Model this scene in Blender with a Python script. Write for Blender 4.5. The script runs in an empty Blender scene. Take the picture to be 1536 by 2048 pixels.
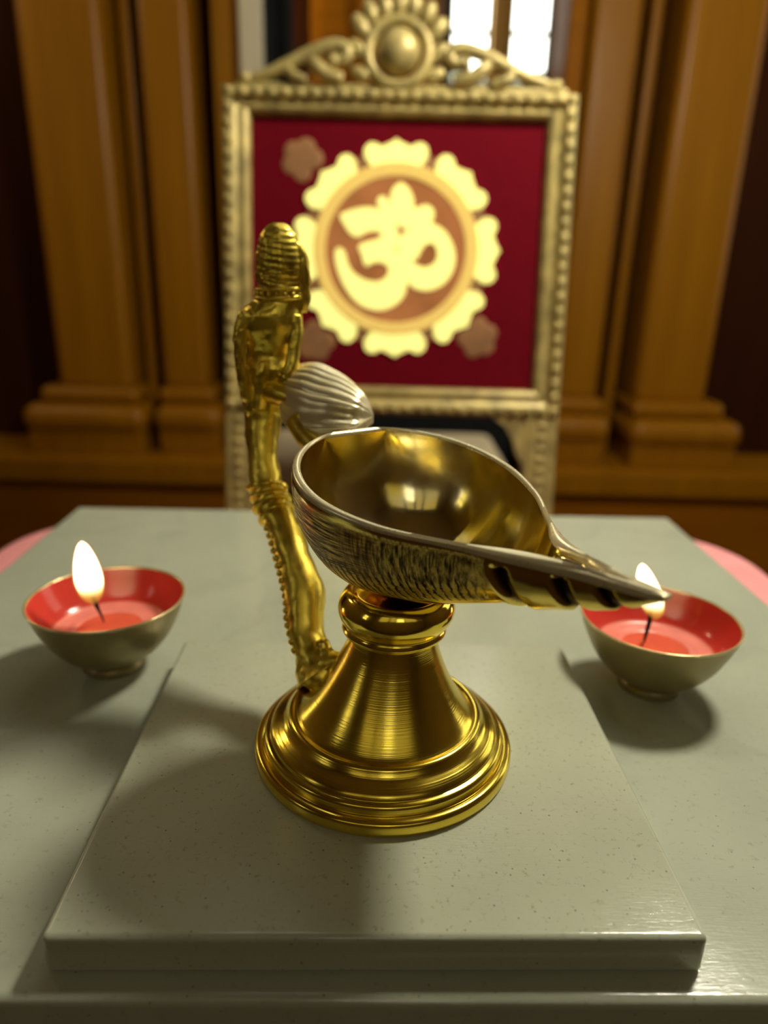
import bpy, bmesh, math, random
from mathutils import Vector, Matrix, noise
sc = bpy.context.scene
COL = sc.collection
PI = math.pi
rnd = random.Random(7)
FLOOR = -0.77            # the small marble plinth's top is z = 0
ZT = -0.0145             # marble table top

# ------------------------------------------------------------------ helpers
def empty(name, loc=(0, 0, 0), rotz=0.0, label=None, cat=None, group=None, kind=None):
    o = bpy.data.objects.new(name, None); COL.objects.link(o)
    o.location = loc; o.rotation_euler = (0, 0, rotz)
    o.empty_display_size = 0.02
    return tag(o, label, cat, group, kind)

def tag(o, label=None, cat=None, group=None, kind=None):
    if label: o['label'] = label
    if cat: o['category'] = cat
    if group: o['group'] = group
    if kind: o['kind'] = kind
    return o

def obj(name, bm, mat, parent=None, smooth=True, angle=None):
    me = bpy.data.meshes.new(name)
    bm.normal_update()
    bm.to_mesh(me); bm.free()
    if mat is not None: me.materials.append(mat)
    if smooth:
        me.polygons.foreach_set('use_smooth', [True] * len(me.polygons))
        if angle is not None:
            me.set_sharp_from_angle(angle=math.radians(angle))
    o = bpy.data.objects.new(name, me); COL.objects.link(o)
    if angle is not None:
        wn = o.modifiers.new('weighted_normal', 'WEIGHTED_NORMAL'); wn.weight = 100; wn.keep_sharp = True; wn.mode = 'FACE_AREA'
    if parent is not None: o.parent = parent
    return o

def bake(o):
    """apply an object's modifiers"""
    dg = bpy.context.evaluated_depsgraph_get(); dg.update()
    me = bpy.data.meshes.new_from_object(o.evaluated_get(dg))
    o.modifiers.clear(); o.data = me
    me.polygons.foreach_set('use_smooth', [True] * len(me.polygons))
    return o

def box(bm, x0, x1, y0, y1, z0, z1, bevel=0.0, seg=2):
    r = bmesh.ops.create_cube(bm, size=1.0)
    vs = r['verts']
    for v in vs:
        v.co = Vector((x0 + (v.co.x + .5) * (x1 - x0), y0 + (v.co.y + .5) * (y1 - y0), z0 + (v.co.z + .5) * (z1 - z0)))
    if bevel > 0:
        es = list({e for v in vs for e in v.link_edges})
        bmesh.ops.bevel(bm, geom=es, offset=bevel, segments=seg, profile=0.5, affect='EDGES')

def rings(bm, loops, close_u=True, cap0=True, cap1=True):
    """loops: list of lists of points, bridged in order"""
    R = [[bm.verts.new(p) for p in L] for L in loops]
    n = len(R[0])
    for a, b in zip(R[:-1], R[1:]):
        for i in range(n if close_u else n - 1):
            j = (i + 1) % n
            try: bm.faces.new((a[i], a[j], b[j], b[i]))
            except ValueError: pass
    if cap0: bm.faces.new(list(reversed(R[0])))
    if cap1: bm.faces.new(R[-1])
    return R

def lathe(bm, prof, n=96, cen=lambda z: (0, 0), cap0=False, cap1=False):
    loops = []
    for r, z in prof:
        cx, cy = cen(z)
        loops.append([(cx + r * math.cos(2 * PI * k / n), cy + r * math.sin(2 * PI * k / n), z) for k in range(n)])
    return rings(bm, loops, True, cap0, cap1)

def catmull(P, n):
    """P list of tuples, sampled n per span"""
    out = []
    m = len(P)
    for i in range(m - 1):
        p0 = P[max(i - 1, 0)]; p1 = P[i]; p2 = P[i + 1]; p3 = P[min(i + 2, m - 1)]
        for k in range(n):
            t = k / n
            out.append(tuple(0.5 * (2 * b + (c - a) * t + (2 * a - 5 * b + 4 * c - d) * t * t + (3 * b - a - 3 * c + d) * t ** 3)
                             for a, b, c, d in zip(p0, p1, p2, p3)))
    out.append(tuple(P[-1]))
    return out

def smoothprof(P, n=5): return catmull(P, n)

def tube(bm, pts, n=20, cap=True):
    """pts: (x,y,z,r)"""
    loops = []
    ref = Vector((0.0, 1.0, 0.0))
    for i, p in enumerate(pts):
        a = Vector(pts[max(i - 1, 0)][:3]); b = Vector(pts[min(i + 1, len(pts) - 1)][:3])
        t = (b - a).normalized()
        u = t.cross(ref)
        if u.length < 1e-4: u = t.cross(Vector((1, 0, 0)))
        u.normalize(); v = t.cross(u)
        loops.append([Vector(p[:3]) + (u * math.cos(2 * PI * k / n) + v * math.sin(2 * PI * k / n)) * p[3] for k in range(n)])
    return rings(bm, loops, True, cap, cap)

def ball(bm, c, r, sx=1, sy=1, sz=1, u=16, v=10, rot=None):
    res = bmesh.ops.create_uvsphere(bm, u_segments=u, v_segments=v, radius=r)
    for w in res['verts']:
        q = Vector((w.co.x * sx, w.co.y * sy, w.co.z * sz))
        if rot is not None: q = rot @ q
        w.co = q + Vector(c)

def prism(bm, outline, y0, y1, bevel=0.0, holes=()):
    """solid from an (x,z) outline between y0 (front) and y1 (back); holes bridged"""
    loops = [outline] + list(holes)
    edges = []
    for L in loops:
        vs = [bm.verts.new((p[0], y0, p[1])) for p in L]
        for i in range(len(vs)): edges.append(bm.edges.new((vs[i], vs[(i + 1) % len(vs)])))
    r = bmesh.ops.triangle_fill(bm, edges=edges, use_beauty=True, use_dissolve=False)
    fs = [g for g in r['geom'] if isinstance(g, bmesh.types.BMFace)]
    r2 = bmesh.ops.extrude_face_region(bm, geom=fs)
    for g in r2['geom']:
        if isinstance(g, bmesh.types.BMVert): g.co.y = y1
    bmesh.ops.recalc_face_normals(bm, faces=bm.faces)

# ------------------------------------------------------------------ materials
class NT:
    def __init__(s, name):
        s.m = bpy.data.materials.new(name); s.m.use_nodes = True
        s.t = s.m.node_tree; s.t.nodes.clear()
        s.out = s.t.nodes.new('ShaderNodeOutputMaterial')
    def n(s, typ, **kw):
        nd = s.t.nodes.new(typ)
        for k, v in kw.items():
            if k.startswith('_'): setattr(nd, k[1:], v)
            else: nd.inputs[k.replace('__', ' ')].default_value = v
        return nd
    def l(s, a, ao, b, bi): s.t.links.new(a.outputs[ao], b.inputs[bi])
    def ramp(s, stops):
        r = s.t.nodes.new('ShaderNodeValToRGB')
        e = r.color_ramp.elements
        while len(e) < len(stops): e.new(0.5)
        for i, (p, c) in enumerate(stops):
            e[i].position = p; e[i].color = (c[0], c[1], c[2], 1) if not isinstance(c, (int, float)) else (c, c, c, 1)
        return r
    def bsdf(s, **kw):
        b = s.n('ShaderNodeBsdfPrincipled')
        for k, v in kw.items(): b.inputs[k.replace('__', ' ')].default_value = v
        s.l(b, 'BSDF', s.out, 'Surface'); return b

def c4(c): return (c[0], c[1], c[2], 1)

def simple(name, col, rough=0.5, metal=0.0, nscale=None, namt=0.15, bump=0.0, bscale=200, **kw):
    t = NT(name); b = t.bsdf(Base__Color=c4(col), Roughness=rough, Metallic=metal, **kw)
    co = t.n('ShaderNodeTexCoord')
    if nscale:
        nz = t.n('ShaderNodeTexNoise', Scale=nscale, Detail=5.0); t.l(co, 'Object', nz, 'Vector')
        r = t.ramp([(0.3, [x * (1 - namt) for x in col]), (0.7, [min(1, x * (1 + namt)) for x in col])])
        t.l(nz, 'Fac', r, 'Fac'); t.l(r, 'Color', b, 'Base Color')
    if bump:
        n2 = t.n('ShaderNodeTexNoise', Scale=bscale, Detail=3.0); t.l(co, 'Object', n2, 'Vector')
        bp = t.n('ShaderNodeBump', Strength=bump, Distance=0.001); t.l(n2, 'Fac', bp, 'Height'); t.l(bp, 'Normal', b, 'Normal')
    return t.m

BRASS = (0.87, 0.67, 0.095)
PALE = (0.90, 0.81, 0.52)  # highlight tone painted into the brass of rim and leaf
def brass_smooth(name='polished_brass', col=BRASS, sheen=None, r0=0.09, r1=0.2, metal=1.0):
    t = NT(name); b = t.bsdf(Base__Color=c4(col), Metallic=metal, Roughness=0.13)
    co = t.n('ShaderNodeTexCoord')
    nz = t.n('ShaderNodeTexNoise', Scale=60.0, Detail=4.0); t.l(co, 'Object', nz, 'Vector')
    r = t.ramp([(0.35, r0), (0.75, r1)]); t.l(nz, 'Fac', r, 'Fac'); t.l(r, 'Color', b, 'Roughness')
    n2 = t.n('ShaderNodeTexNoise', Scale=90.0, Detail=2.0); t.l(co, 'Object', n2, 'Vector')
    bp = t.n('ShaderNodeBump', Strength=0.06, Distance=0.002); t.l(n2, 'Fac', bp, 'Height'); t.l(bp, 'Normal', b, 'Normal')
    if sheen:      # pale reflections painted into the base colour in patches
        n3 = t.n('ShaderNodeTexNoise', Scale=38.0, Detail=3.0); t.l(co, 'Object', n3, 'Vector')
        r3 = t.ramp([(0.42, col), (0.60, sheen)]); t.l(n3, 'Fac', r3, 'Fac'); t.l(r3, 'Color', b, 'Base Color')
    return t.m
def brass_turned():
    """lathe-turned foot: fine rings in height"""
    t = NT('turned_brass'); b = t.bsdf(Base__Color=c4(BRASS), Metallic=1.0, Roughness=0.18)
    co = t.n('ShaderNodeTexCoord'); sp = t.n('ShaderNodeSeparateXYZ'); t.l(co, 'Object', sp, 'Vector')
    cb = t.n('ShaderNodeCombineXYZ'); t.l(sp, 'Z', cb, 'X')
    nz = t.n('ShaderNodeTexNoise', Scale=2200.0, Detail=3.0); t.l(cb, 'Vector', nz, 'Vector')
    bp = t.n('ShaderNodeBump', Strength=0.16, Distance=0.0006); t.l(nz, 'Fac', bp, 'Height'); t.l(bp, 'Normal', b, 'Normal')
    n2 = t.n('ShaderNodeTexNoise', Scale=45.0, Detail=4.0); t.l(co, 'Object', n2, 'Vector')
    r = t.ramp([(0.35, 0.14), (0.75, 0.24)]); t.l(n2, 'Fac', r, 'Fac'); t.l(r, 'Color', b, 'Roughness')
    return t.m
def brass_cast():
    t = NT('cast_brass'); b = t.bsdf(Base__Color=c4(BRASS), Metallic=1.0, Roughness=0.27)
    co = t.n('ShaderNodeTexCoord')
    nz = t.n('ShaderNodeTexNoise', Scale=160.0, Detail=4.0); t.l(co, 'Object', nz, 'Vector')
    r = t.ramp([(0.3, 0.28), (0.75, 0.44)]); t.l(nz, 'Fac', r, 'Fac'); t.l(r, 'Color', b, 'Roughness')
    bp = t.n('ShaderNodeBump', Strength=0.22, Distance=0.0012); t.l(nz, 'Fac', bp, 'Height'); t.l(bp, 'Normal', b, 'Normal')
    r2 = t.ramp([(0.25, (0.62, 0.45, 0.06)), (0.5, BRASS)]); t.l(nz, 'Fac', r2, 'Fac'); t.l(r2, 'Color', b, 'Base Color')
    return t.m
def brass_engraved():
    """outside of the bowl: U runs along the flank in metres, V from rim (0) to keel (1)"""
    t = NT('engraved_brass'); b = t.bsdf(Metallic=1.0, Roughness=0.2)
    uv = t.n('ShaderNodeUVMap'); uv.uv_map = 'UVMap'
    sp = t.n('ShaderNodeSeparateXYZ'); t.l(uv, 'UV', sp, 'Vector')
    def mask(a0, a1, b0, b1, lowsrc=None):
        m1 = t.n('ShaderNodeMapRange', From__Min=a0, From__Max=a1); m1.interpolation_type = 'SMOOTHSTEP'
        m2 = t.n('ShaderNodeMapRange', From__Min=b0, From__Max=b1, To__Min=1.0, To__Max=0.0); m2.interpolation_type = 'SMOOTHSTEP'
        (t.l(lowsrc, 'Value', m1, 'Value') if lowsrc else t.l(sp, 'Y', m1, 'Value')); t.l(sp, 'Y', m2, 'Value')
        mm = t.n('ShaderNodeMath', _operation='MULTIPLY'); t.l(m1, 'Result', mm, 0); t.l(m2, 'Result', mm, 1); return mm
    # filed scratches along the flank (near the rim)
    cb = t.n('ShaderNodeCombineXYZ')
    a = t.n('ShaderNodeMath', _operation='MULTIPLY'); a.inputs[1].default_value = 90.0; t.l(sp, 'X', a, 0)
    c = t.n('ShaderNodeMath', _operation='MULTIPLY'); c.inputs[1].default_value = 75.0; t.l(sp, 'Y', c, 0)
    t.l(a, 'Value', cb, 'X'); t.l(c, 'Value', cb, 'Y')
    sc1 = t.n('ShaderNodeTexNoise', Scale=1.0, Detail=4.0, Roughness=0.65); t.l(cb, 'Vector', sc1, 'Vector')
    s1r = t.ramp([(0.42, 0.0), (0.58, 1.0)]); t.l(sc1, 'Fac', s1r, 'Fac')
    # upright chisel notches below
    cb2 = t.n('ShaderNodeCombineXYZ')
    a2 = t.n('ShaderNodeMath', _operation='MULTIPLY'); a2.inputs[1].default_value = 420.0; t.l(sp, 'X', a2, 0)
    c2 = t.n('ShaderNodeMath', _operation='MULTIPLY'); c2.inputs[1].default_value = 11.0; t.l(sp, 'Y', c2, 0)
    t.l(a2, 'Value', cb2, 'X'); t.l(c2, 'Value', cb2, 'Y')
    nd = t.n('ShaderNodeTexNoise', Scale=1.0, Detail=3.0); t.l(cb2, 'Vector', nd, 'Vector')
    nds = t.n('ShaderNodeMath', _operation='MULTIPLY'); nds.inputs[1].default_value = 7.0; t.l(nd, 'Fac', nds, 0)
    ph = t.n('ShaderNodeMath', _operation='MULTIPLY_ADD'); ph.inputs[1].default_value = 2 * PI / 0.0029; t.l(sp, 'X', ph, 0); t.l(nds, 'Value', ph, 2)
    sn = t.n('ShaderNodeMath', _operation='SINE'); t.l(ph, 'Value', sn, 0)
    nn = t.n('ShaderNodeTexNoise', Scale=3.0, Detail=5.0, Roughness=0.7); t.l(cb2, 'Vector', nn, 'Vector')
    ad = t.n('ShaderNodeMath', _operation='MULTIPLY_ADD'); ad.inputs[1].default_value = 4.2; t.l(nn, 'Fac', ad, 0); t.l(sn, 'Value', ad, 2)
    s2r = t.ramp([(0.26, 0.0), (0.50, 1.0)])
    hlf = t.n('ShaderNodeMapRange', From__Min=0.3, From__Max=4.0); t.l(ad, 'Value', hlf, 'Value'); t.l(hlf, 'Result', s2r, 'Fac')
    as_ = t.n('ShaderNodeAttribute'); as_.attribute_name = 'scratch'
    mA0 = mask(0.03, 0.09, 0.32, 0.46); mB0 = mask(0.25, 0.38, 0.56, 0.66)
    cb3 = t.n('ShaderNodeCombineXYZ')
    a3 = t.n('ShaderNodeMath', _operation='MULTIPLY'); a3.inputs[1].default_value = 900.0; t.l(sp, 'X', a3, 0)
    c3 = t.n('ShaderNodeMath', _operation='MULTIPLY'); c3.inputs[1].default_value = 7.0; t.l(sp, 'Y', c3, 0)
    t.l(a3, 'Value', cb3, 'X'); t.l(c3, 'Value', cb3, 'Y')
    sc3 = t.n('ShaderNodeTexNoise', Scale=1.0, Detail=4.0, Roughness=0.65); t.l(cb3, 'Vector', sc3, 'Vector')
    s3r = t.ramp([(0.40, 0.05), (0.60, 1.0)]); t.l(sc3, 'Fac', s3r, 'Fac')
    sA = t.n('ShaderNodeMix', _data_type='RGBA'); t.l(as_, 'Fac', sA, 0); t.l(s3r, 'Color', sA, 6); t.l(s1r, 'Color', sA, 7)
    at = t.n('ShaderNodeAttribute'); at.attribute_name = 'band'
    ga = t.n('ShaderNodeAttribute'); ga.attribute_name = 'groove'
    mA = t.n('ShaderNodeMath', _operation='MULTIPLY'); t.l(mA0, 'Value', mA, 0); t.l(at, 'Fac', mA, 1)
    mB = t.n('ShaderNodeMath', _operation='MULTIPLY'); t.l(mB0, 'Value', mB, 0); t.l(at, 'Fac', mB, 1)
    def mixf(mask_n, val_n, vo):
        """1 - mask*(1-val)"""
        i1 = t.n('ShaderNodeMath', _operation='SUBTRACT'); i1.inputs[0].default_value = 1.0; t.l(val_n, vo, i1, 1)
        i2 = t.n('ShaderNodeMath', _operation='MULTIPLY'); t.l(mask_n, 'Value', i2, 0); t.l(i1, 'Value', i2, 1)
        i3 = t.n('ShaderNodeMath', _operation='SUBTRACT'); i3.inputs[0].default_value = 1.0; t.l(i2, 'Value', i3, 1); return i3
    hA = mixf(mA, sA, 2); hB = mixf(mB, s2r, 'Color')
    h = t.n('ShaderNodeMath', _operation='MULTIPLY'); t.l(hA, 'Value', h, 0); t.l(hB, 'Value', h, 1)
    col = t.ramp([(0.0, (0.022, 0.012, 0.003)), (0.55, (0.30, 0.21, 0.06)), (1.0, (0.82, 0.65, 0.17))])
    gi = t.n('ShaderNodeMath', _operation='MULTIPLY_ADD'); gi.inputs[1].default_value = -0.97; gi.inputs[2].default_value = 1.0; t.l(ga, 'Fac', gi, 0)
    h2 = t.n('ShaderNodeMath', _operation='MULTIPLY'); t.l(h, 'Value', h2, 0); t.l(gi, 'Value', h2, 1)
    t.l(h2, 'Value', col, 'Fac'); t.l(col, 'Color', b, 'Base Color')
    rr = t.n('ShaderNodeMath', _operation='ADD'); t.l(mA, 'Value', rr, 0); t.l(mB, 'Value', rr, 1)
    ro = t.n('ShaderNodeMapRange', To__Min=0.14, To__Max=0.34); t.l(rr, 'Value', ro, 'Value'); t.l(ro, 'Result', b, 'Roughness')
    bp = t.n('ShaderNodeBump', Strength=0.75, Distance=0.0009); t.l(h, 'Value', bp, 'Height'); t.l(bp, 'Normal', b, 'Normal')
    return t.m

def marble(name, base, speck, spscale, rough, vein=0.0, scratch=0.1):
    t = NT(name); b = t.bsdf(Roughness=rough); b.inputs['Specular IOR Level'].default_value = 0.5
    co = t.n('ShaderNodeTexCoord')
    cl = t.n('ShaderNodeTexNoise', Scale=9.0, Detail=8.0, Roughness=0.6); t.l(co, 'Object', cl, 'Vector')
    r1 = t.ramp([(0.3, [x * 0.88 for x in base]), (0.7, [x * 1.08 for x in base])]); t.l(cl, 'Fac', r1, 'Fac')
    fl = t.n('ShaderNodeTexNoise', Scale=spscale, Detail=3.0, Roughness=0.7); t.l(co, 'Object', fl, 'Vector')
    r2 = t.ramp([(0.28, speck), (0.42, (1, 1, 1))]); t.l(fl, 'Fac', r2, 'Fac')
    mx = t.n('ShaderNodeMix', _data_type='RGBA', _blend_type='MULTIPLY'); mx.inputs[0].default_value = 1.0
    t.l(r1, 'Color', mx, 6); t.l(r2, 'Color', mx, 7)
    vo = t.n('ShaderNodeTexVoronoi', Scale=210.0); vo.feature = 'F1'; t.l(co, 'Object', vo, 'Vector')
    r3 = t.ramp([(0.06, [x * 0.55 for x in speck]), (0.10, (1, 1, 1))]); t.l(vo, 'Distance', r3, 'Fac')
    m2 = t.n('ShaderNodeMix', _data_type='RGBA', _blend_type='MULTIPLY'); m2.inputs[0].default_value = 0.8
    t.l(mx, 2, m2, 6); t.l(r3, 'Color', m2, 7)
    last = m2
    if vein:
        dn = t.n('ShaderNodeTexNoise', Scale=5.0, Detail=6.0); t.l(co, 'Object', dn, 'Vector')
        ab = t.n('ShaderNodeMath', _operation='SUBTRACT'); ab.inputs[1].default_value = 0.5; t.l(dn, 'Fac', ab, 0)
        ab2 = t.n('ShaderNodeMath', _operation='ABSOLUTE'); t.l(ab, 'Value', ab2, 0)
        r4 = t.ramp([(0.0, 1 - vein), (0.018, 1.0)]); t.l(ab2, 'Value', r4, 'Fac')
        m3 = t.n('ShaderNodeMix', _data_type='RGBA', _blend_type='MULTIPLY'); m3.inputs[0].default_value = 1.0
        t.l(m2, 2, m3, 6); t.l(r4, 'Color', m3, 7); last = m3
    t.l(last, 2, b, 'Base Color')
    mp = t.n('ShaderNodeMapping'); mp.inputs['Scale'].default_value = (60, 600, 60); mp.inputs['Rotation'].default_value = (0, 0, 0.5); t.l(co, 'Object', mp, 'Vector')
    sn = t.n('ShaderNodeTexNoise', Scale=3.0, Detail=3.0); t.l(mp, 'Vector', sn, 'Vector')
    f2 = t.n('ShaderNodeTexNoise', Scale=420.0, Detail=3.0); t.l(co, 'Object', f2, 'Vector')
    ad = t.n('ShaderNodeMath', _operation='ADD'); t.l(sn, 'Fac', ad, 0); t.l(f2, 'Fac', ad, 1)
    bp = t.n('ShaderNodeBump', Strength=scratch, Distance=0.0006); t.l(ad, 'Value', bp, 'Height'); t.l(bp, 'Normal', b, 'Normal')
    rr = t.ramp([(0.3, rough * 0.75), (0.7, rough * 1.35)]); t.l(cl, 'Fac', rr, 'Fac'); t.l(rr, 'Color', b, 'Roughness')
    return t.m

def wood(name, c0, c1, rough=0.45, scale=(40, 40, 1.6), spec=0.04):
    t = NT(name); b = t.bsdf(Roughness=rough); b.inputs['Specular IOR Level'].default_value = spec
    co = t.n('ShaderNodeTexCoord'); mp = t.n('ShaderNodeMapping'); mp.inputs['Scale'].default_value = scale
    t.l(co, 'Object', mp, 'Vector')
    nz = t.n('ShaderNodeTexNoise', Scale=1.0, Detail=6.0, Roughness=0.6, Distortion=0.6); t.l(mp, 'Vector', nz, 'Vector')
    r = t.ramp([(0.3, c0), (0.72, c1)]); t.l(nz, 'Fac', r, 'Fac'); t.l(r, 'Color', b, 'Base Color')
    bp = t.n('ShaderNodeBump', Strength=0.12, Distance=0.002); t.l(nz, 'Fac', bp, 'Height'); t.l(bp, 'Normal', b, 'Normal')
    return t.m

def emit(name, col, strength):
    t = NT(name); e = t.n('ShaderNodeEmission', Color=c4(col), Strength=strength); t.l(e, 'Emission', t.out, 'Surface'); return t.m

def flame_core():
    t = NT('candle_flame'); co = t.n('ShaderNodeTexCoord'); sp = t.n('ShaderNodeSeparateXYZ'); t.l(co, 'Generated', sp, 'Vector')
    r = t.ramp([(0.0, (0.9, 0.25, 0.03)), (0.16, (1.0, 0.50, 0.10)), (0.34, (1.0, 0.80, 0.42)), (0.6, (1.0, 0.88, 0.62))]); t.l(sp, 'Z', r, 'Fac')
    s = t.ramp([(0.0, 0.10), (0.16, 0.22), (0.36, 0.9), (1.0, 1.0)]); t.l(sp, 'Z', s, 'Fac')
    m = t.n('ShaderNodeMath', _operation='MULTIPLY'); m.inputs[1].default_value = 6.5; t.l(s, 'Color', m, 0)
    e = t.n('ShaderNodeEmission'); t.l(r, 'Color', e, 'Color'); t.l(m, 'Value', e, 'Strength')
    tr = t.n('ShaderNodeBsdfTransparent'); mx = t.n('ShaderNodeMixShader'); a = t.ramp([(0.0, 0.10), (0.16, 0.35), (0.34, 1.0)]); t.l(sp, 'Z', a, 'Fac'); t.l(a, 'Color', mx, 'Fac'); t.l(tr, 'BSDF', mx, 1); t.l(e, 'Emission', mx, 2); t.l(mx, 'Shader', t.out, 'Surface'); return t.m
def flame_halo():  # orange bloom around the flame, built as a glowing shell
    t = NT('flame_bloom_shell'); e = t.n('ShaderNodeEmission', Color=c4((1.0, 0.42, 0.06)), Strength=0.7)
    tr = t.n('ShaderNodeBsdfTransparent'); mx = t.n('ShaderNodeMixShader', Fac=0.28)
    t.l(tr, 'BSDF', mx, 1); t.l(e, 'Emission', mx, 2); t.l(mx, 'Shader', t.out, 'Surface'); return t.m

M = {}
M['brass'] = brass_smooth(); M['pale'] = brass_smooth('highlight_pale_brass', PALE, None, 0.24, 0.36, 0.62); M['lining'] = brass_smooth('sheen_patched_brass', BRASS, (0.87, 0.77, 0.44), 0.12, 0.24); M['turned'] = brass_turned(); M['cast'] = brass_cast(); M['engraved'] = brass_engraved()  # the lining's pale patches are painted highlights
M['tile'] = marble('polished_stone_tile', (0.50, 0.525, 0.40), (0.72, 0.68, 0.60), 420.0, 0.13, 0.0, 0.10)
M['slab'] = marble('grey_marble', (0.48, 0.515, 0.40), (0.80, 0.78, 0.72), 300.0, 0.14, 0.08, 0.09)
M['pink'] = simple('pink_fabric', (0.95, 0.36, 0.37), 0.85, 0, 30.0, 0.06, 0.3, 900)
M['pillarwood'] = wood('ochre_wood', (0.27, 0.104, 0.0015), (0.355, 0.145, 0.0024), 0.36, (40, 40, 1.6), 0.30)
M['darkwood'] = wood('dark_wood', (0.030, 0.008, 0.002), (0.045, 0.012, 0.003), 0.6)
M['wainscot'] = wood('wainscot_wood', (0.27, 0.090, 0.003), (0.36, 0.125, 0.004), 0.45, (2.0, 40, 40))
M['floor'] = wood('floor_boards', (0.07, 0.035, 0.010), (0.11, 0.055, 0.016), 0.35, (30, 2, 30))
M['plaster'] = simple('warm_plaster', (0.13, 0.075, 0.022), 0.8, 0, 3.0, 0.12, 0.15, 60)
M['gilt'] = simple('pale_gilt', (0.50, 0.40, 0.145), 0.42, 0.25, 45.0, 0.38, 0.4, 220)
M['panel'] = simple('crimson_cloth', (0.155, 0.0008, 0.008), 0.9, 0, 60.0, 0.08, 0.2, 900, Specular__IOR__Level=0.12)
M['cream_trim'] = simple('cream_paint', (0.66, 0.58, 0.40), 0.5, 0, 12.0, 0.06)
M['black'] = simple('black_cloth', (0.012, 0.012, 0.014), 0.9, 0, 20.0, 0.2)
M['cream_cloth'] = simple('cream_upholstery', (0.60, 0.50, 0.32), 0.8, 0, 40.0, 0.08)
M['om'] = emit('lit_emblem', (1.0, 0.90, 0.30), 1.0)
M['ringlit'] = None
M['bowl_out'] = simple('olive_bronze', (0.34, 0.28, 0.13), 0.36, 0.55, 60.0, 0.15, 0.1, 300)
M['rim_gold'] = simple('rim_gold', (0.80, 0.64, 0.33), 0.25, 0.7, 60.0, 0.1)
M['enamel'] = simple('coral_enamel', (0.60, 0.055, 0.04), 0.17, 0, 40.0, 0.1)
M['wax'] = simple('red_wax', (0.85, 0.13, 0.07), 0.22, 0, 80.0, 0.1, Subsurface__Weight=0.3)
M['waxring'] = simple('pink_wax', (0.86, 0.26, 0.20), 0.25, 0, 80.0, 0.1)
M['wick'] = simple('charred_wick', (0.02, 0.014, 0.012), 0.9, 0, 200.0, 0.3)
M['flame'] = flame_core(); M['halo'] = flame_halo()
M['daylight'] = emit('daylit_glass', (0.97, 1.0, 0.86), 6.0)
M['daylight_low'] = emit('daylit_garden', (0.92, 0.95, 0.62), 1.3)
M['daylight_side'] = emit('daylit_side_glass', (1.0, 0.93, 0.74), 2.2)
M['rear_glint'] = emit('rear_glint_glow', (1.0, 0.93, 0.74), 1.9)  # added glow for the bright patch in the bowl
M['lampglass'] = emit('lit_lamp_glass', (1.0, 0.93, 0.74), 128.0)
M['rear_fill'] = emit('rear_fill_glow', (1.0, 0.84, 0.46), 0.42)  # added rear glow, mirrored by the foot
M['ceiling_fill'] = emit('ceiling_fill_glow', (1.0, 0.96, 0.80), 1.75)
M['wall_fill'] = emit('wall_fill_glow', (1.0, 0.78, 0.42), 44.0)
M['sunlit_wood'] = wood('sunlit_pale_wood', (0.62, 0.33, 0.08), (0.74, 0.43, 0.12), 0.5)  # sunlight on the mullion painted in as a paler wood
M['back_fill'] = emit('back_fill_glow', (1.0, 0.85, 0.55), 150.0)
M['iron'] = simple('dark_iron', (0.05, 0.045, 0.04), 0.5, 0.8, 50.0, 0.1)

# emblem colours: backlit cut-outs
def lit(name, col, strength, nscale=None, namt=0.2):
    t = NT(name); co = t.n('ShaderNodeTexCoord')
    e = t.n('ShaderNodeEmission', Color=c4(col), Strength=strength)
    if nscale:
        nz = t.n('ShaderNodeTexNoise', Scale=nscale, Detail=5.0); t.l(co, 'Object', nz, 'Vector')
        r = t.ramp([(0.35, [x * (1 - namt) for x in col]), (0.7, [x * (1 + namt) for x in col])]); t.l(nz, 'Fac', r, 'Fac'); t.l(r, 'Color', e, 'Color')
    d = t.n('ShaderNodeBsdfDiffuse', Color=c4([min(0.8, x * .8) for x in col]))
    a = t.n('ShaderNodeAddShader'); t.l(e, 'Emission', a, 0); t.l(d, 'BSDF', a, 1); t.l(a, 'Shader', t.out, 'Surface'); return t.m
M['om'] = lit('lit_cream_emblem', (1.0, 0.94, 0.28), 0.80)
M['ringlit'] = lit('lit_gold_ring', (0.80, 0.55, 0.14), 0.62, 300.0, 0.15)
M['disc'] = lit('lit_tan_disc', (0.36, 0.135, 0.045), 0.6, 14.0, 0.45)
M['motif'] = simple('dull_gold_print', (0.34, 0.16, 0.06), 0.7, 0, 30.0, 0.2)

# ------------------------------------------------------------------ camera
cam = bpy.data.cameras.new('camera'); co_ = bpy.data.objects.new('camera', cam); COL.objects.link(co_)
th = math.radians(19.06); ro = math.radians(1.5)
Fv = Vector((0, math.cos(th), -math.sin(th))); R0 = Vector((1, 0, 0)); U0 = Vector((0, math.sin(th), math.cos(th)))
Rv = R0 * math.cos(ro) + U0 * math.sin(ro); Uv = -R0 * math.sin(ro) + U0 * math.cos(ro)
Mx = Matrix((Rv, Uv, -Fv)).transposed().to_4x4(); Mx.translation = Vector((0, 0, 0.19))
co_.matrix_world = Mx
cam.sensor_fit = 'VERTICAL'; cam.sensor_height = 36.0; cam.sensor_width = 27.0
cam.lens = 36.0 * 1430 / 2048
cam.clip_start = 0.01
cam.dof.use_dof = True; cam.dof.focus_distance = 0.255; cam.dof.aperture_fstop = 5.3
sc.camera = co_

# ------------------------------------------------------------------ the stone tile and the table
YAW = math.radians(1.65)
def slab_mesh(w, d, h, bev, seg=4):
    bm = bmesh.new(); box(bm, -w / 2, w / 2, 0, d, 0, h, bev, seg); return bm
tile = obj('stone_tile', slab_mesh(0.2005, 0.1775, 0.0145, 0.0022), M['tile'], None, True, 35)
tile.location = (0.0018, 0.1602, ZT); tile.rotation_euler = (0, 0, YAW)
tag(tile, 'thick square polished grey stone tile under the brass oil lamp', 'tile')

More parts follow.
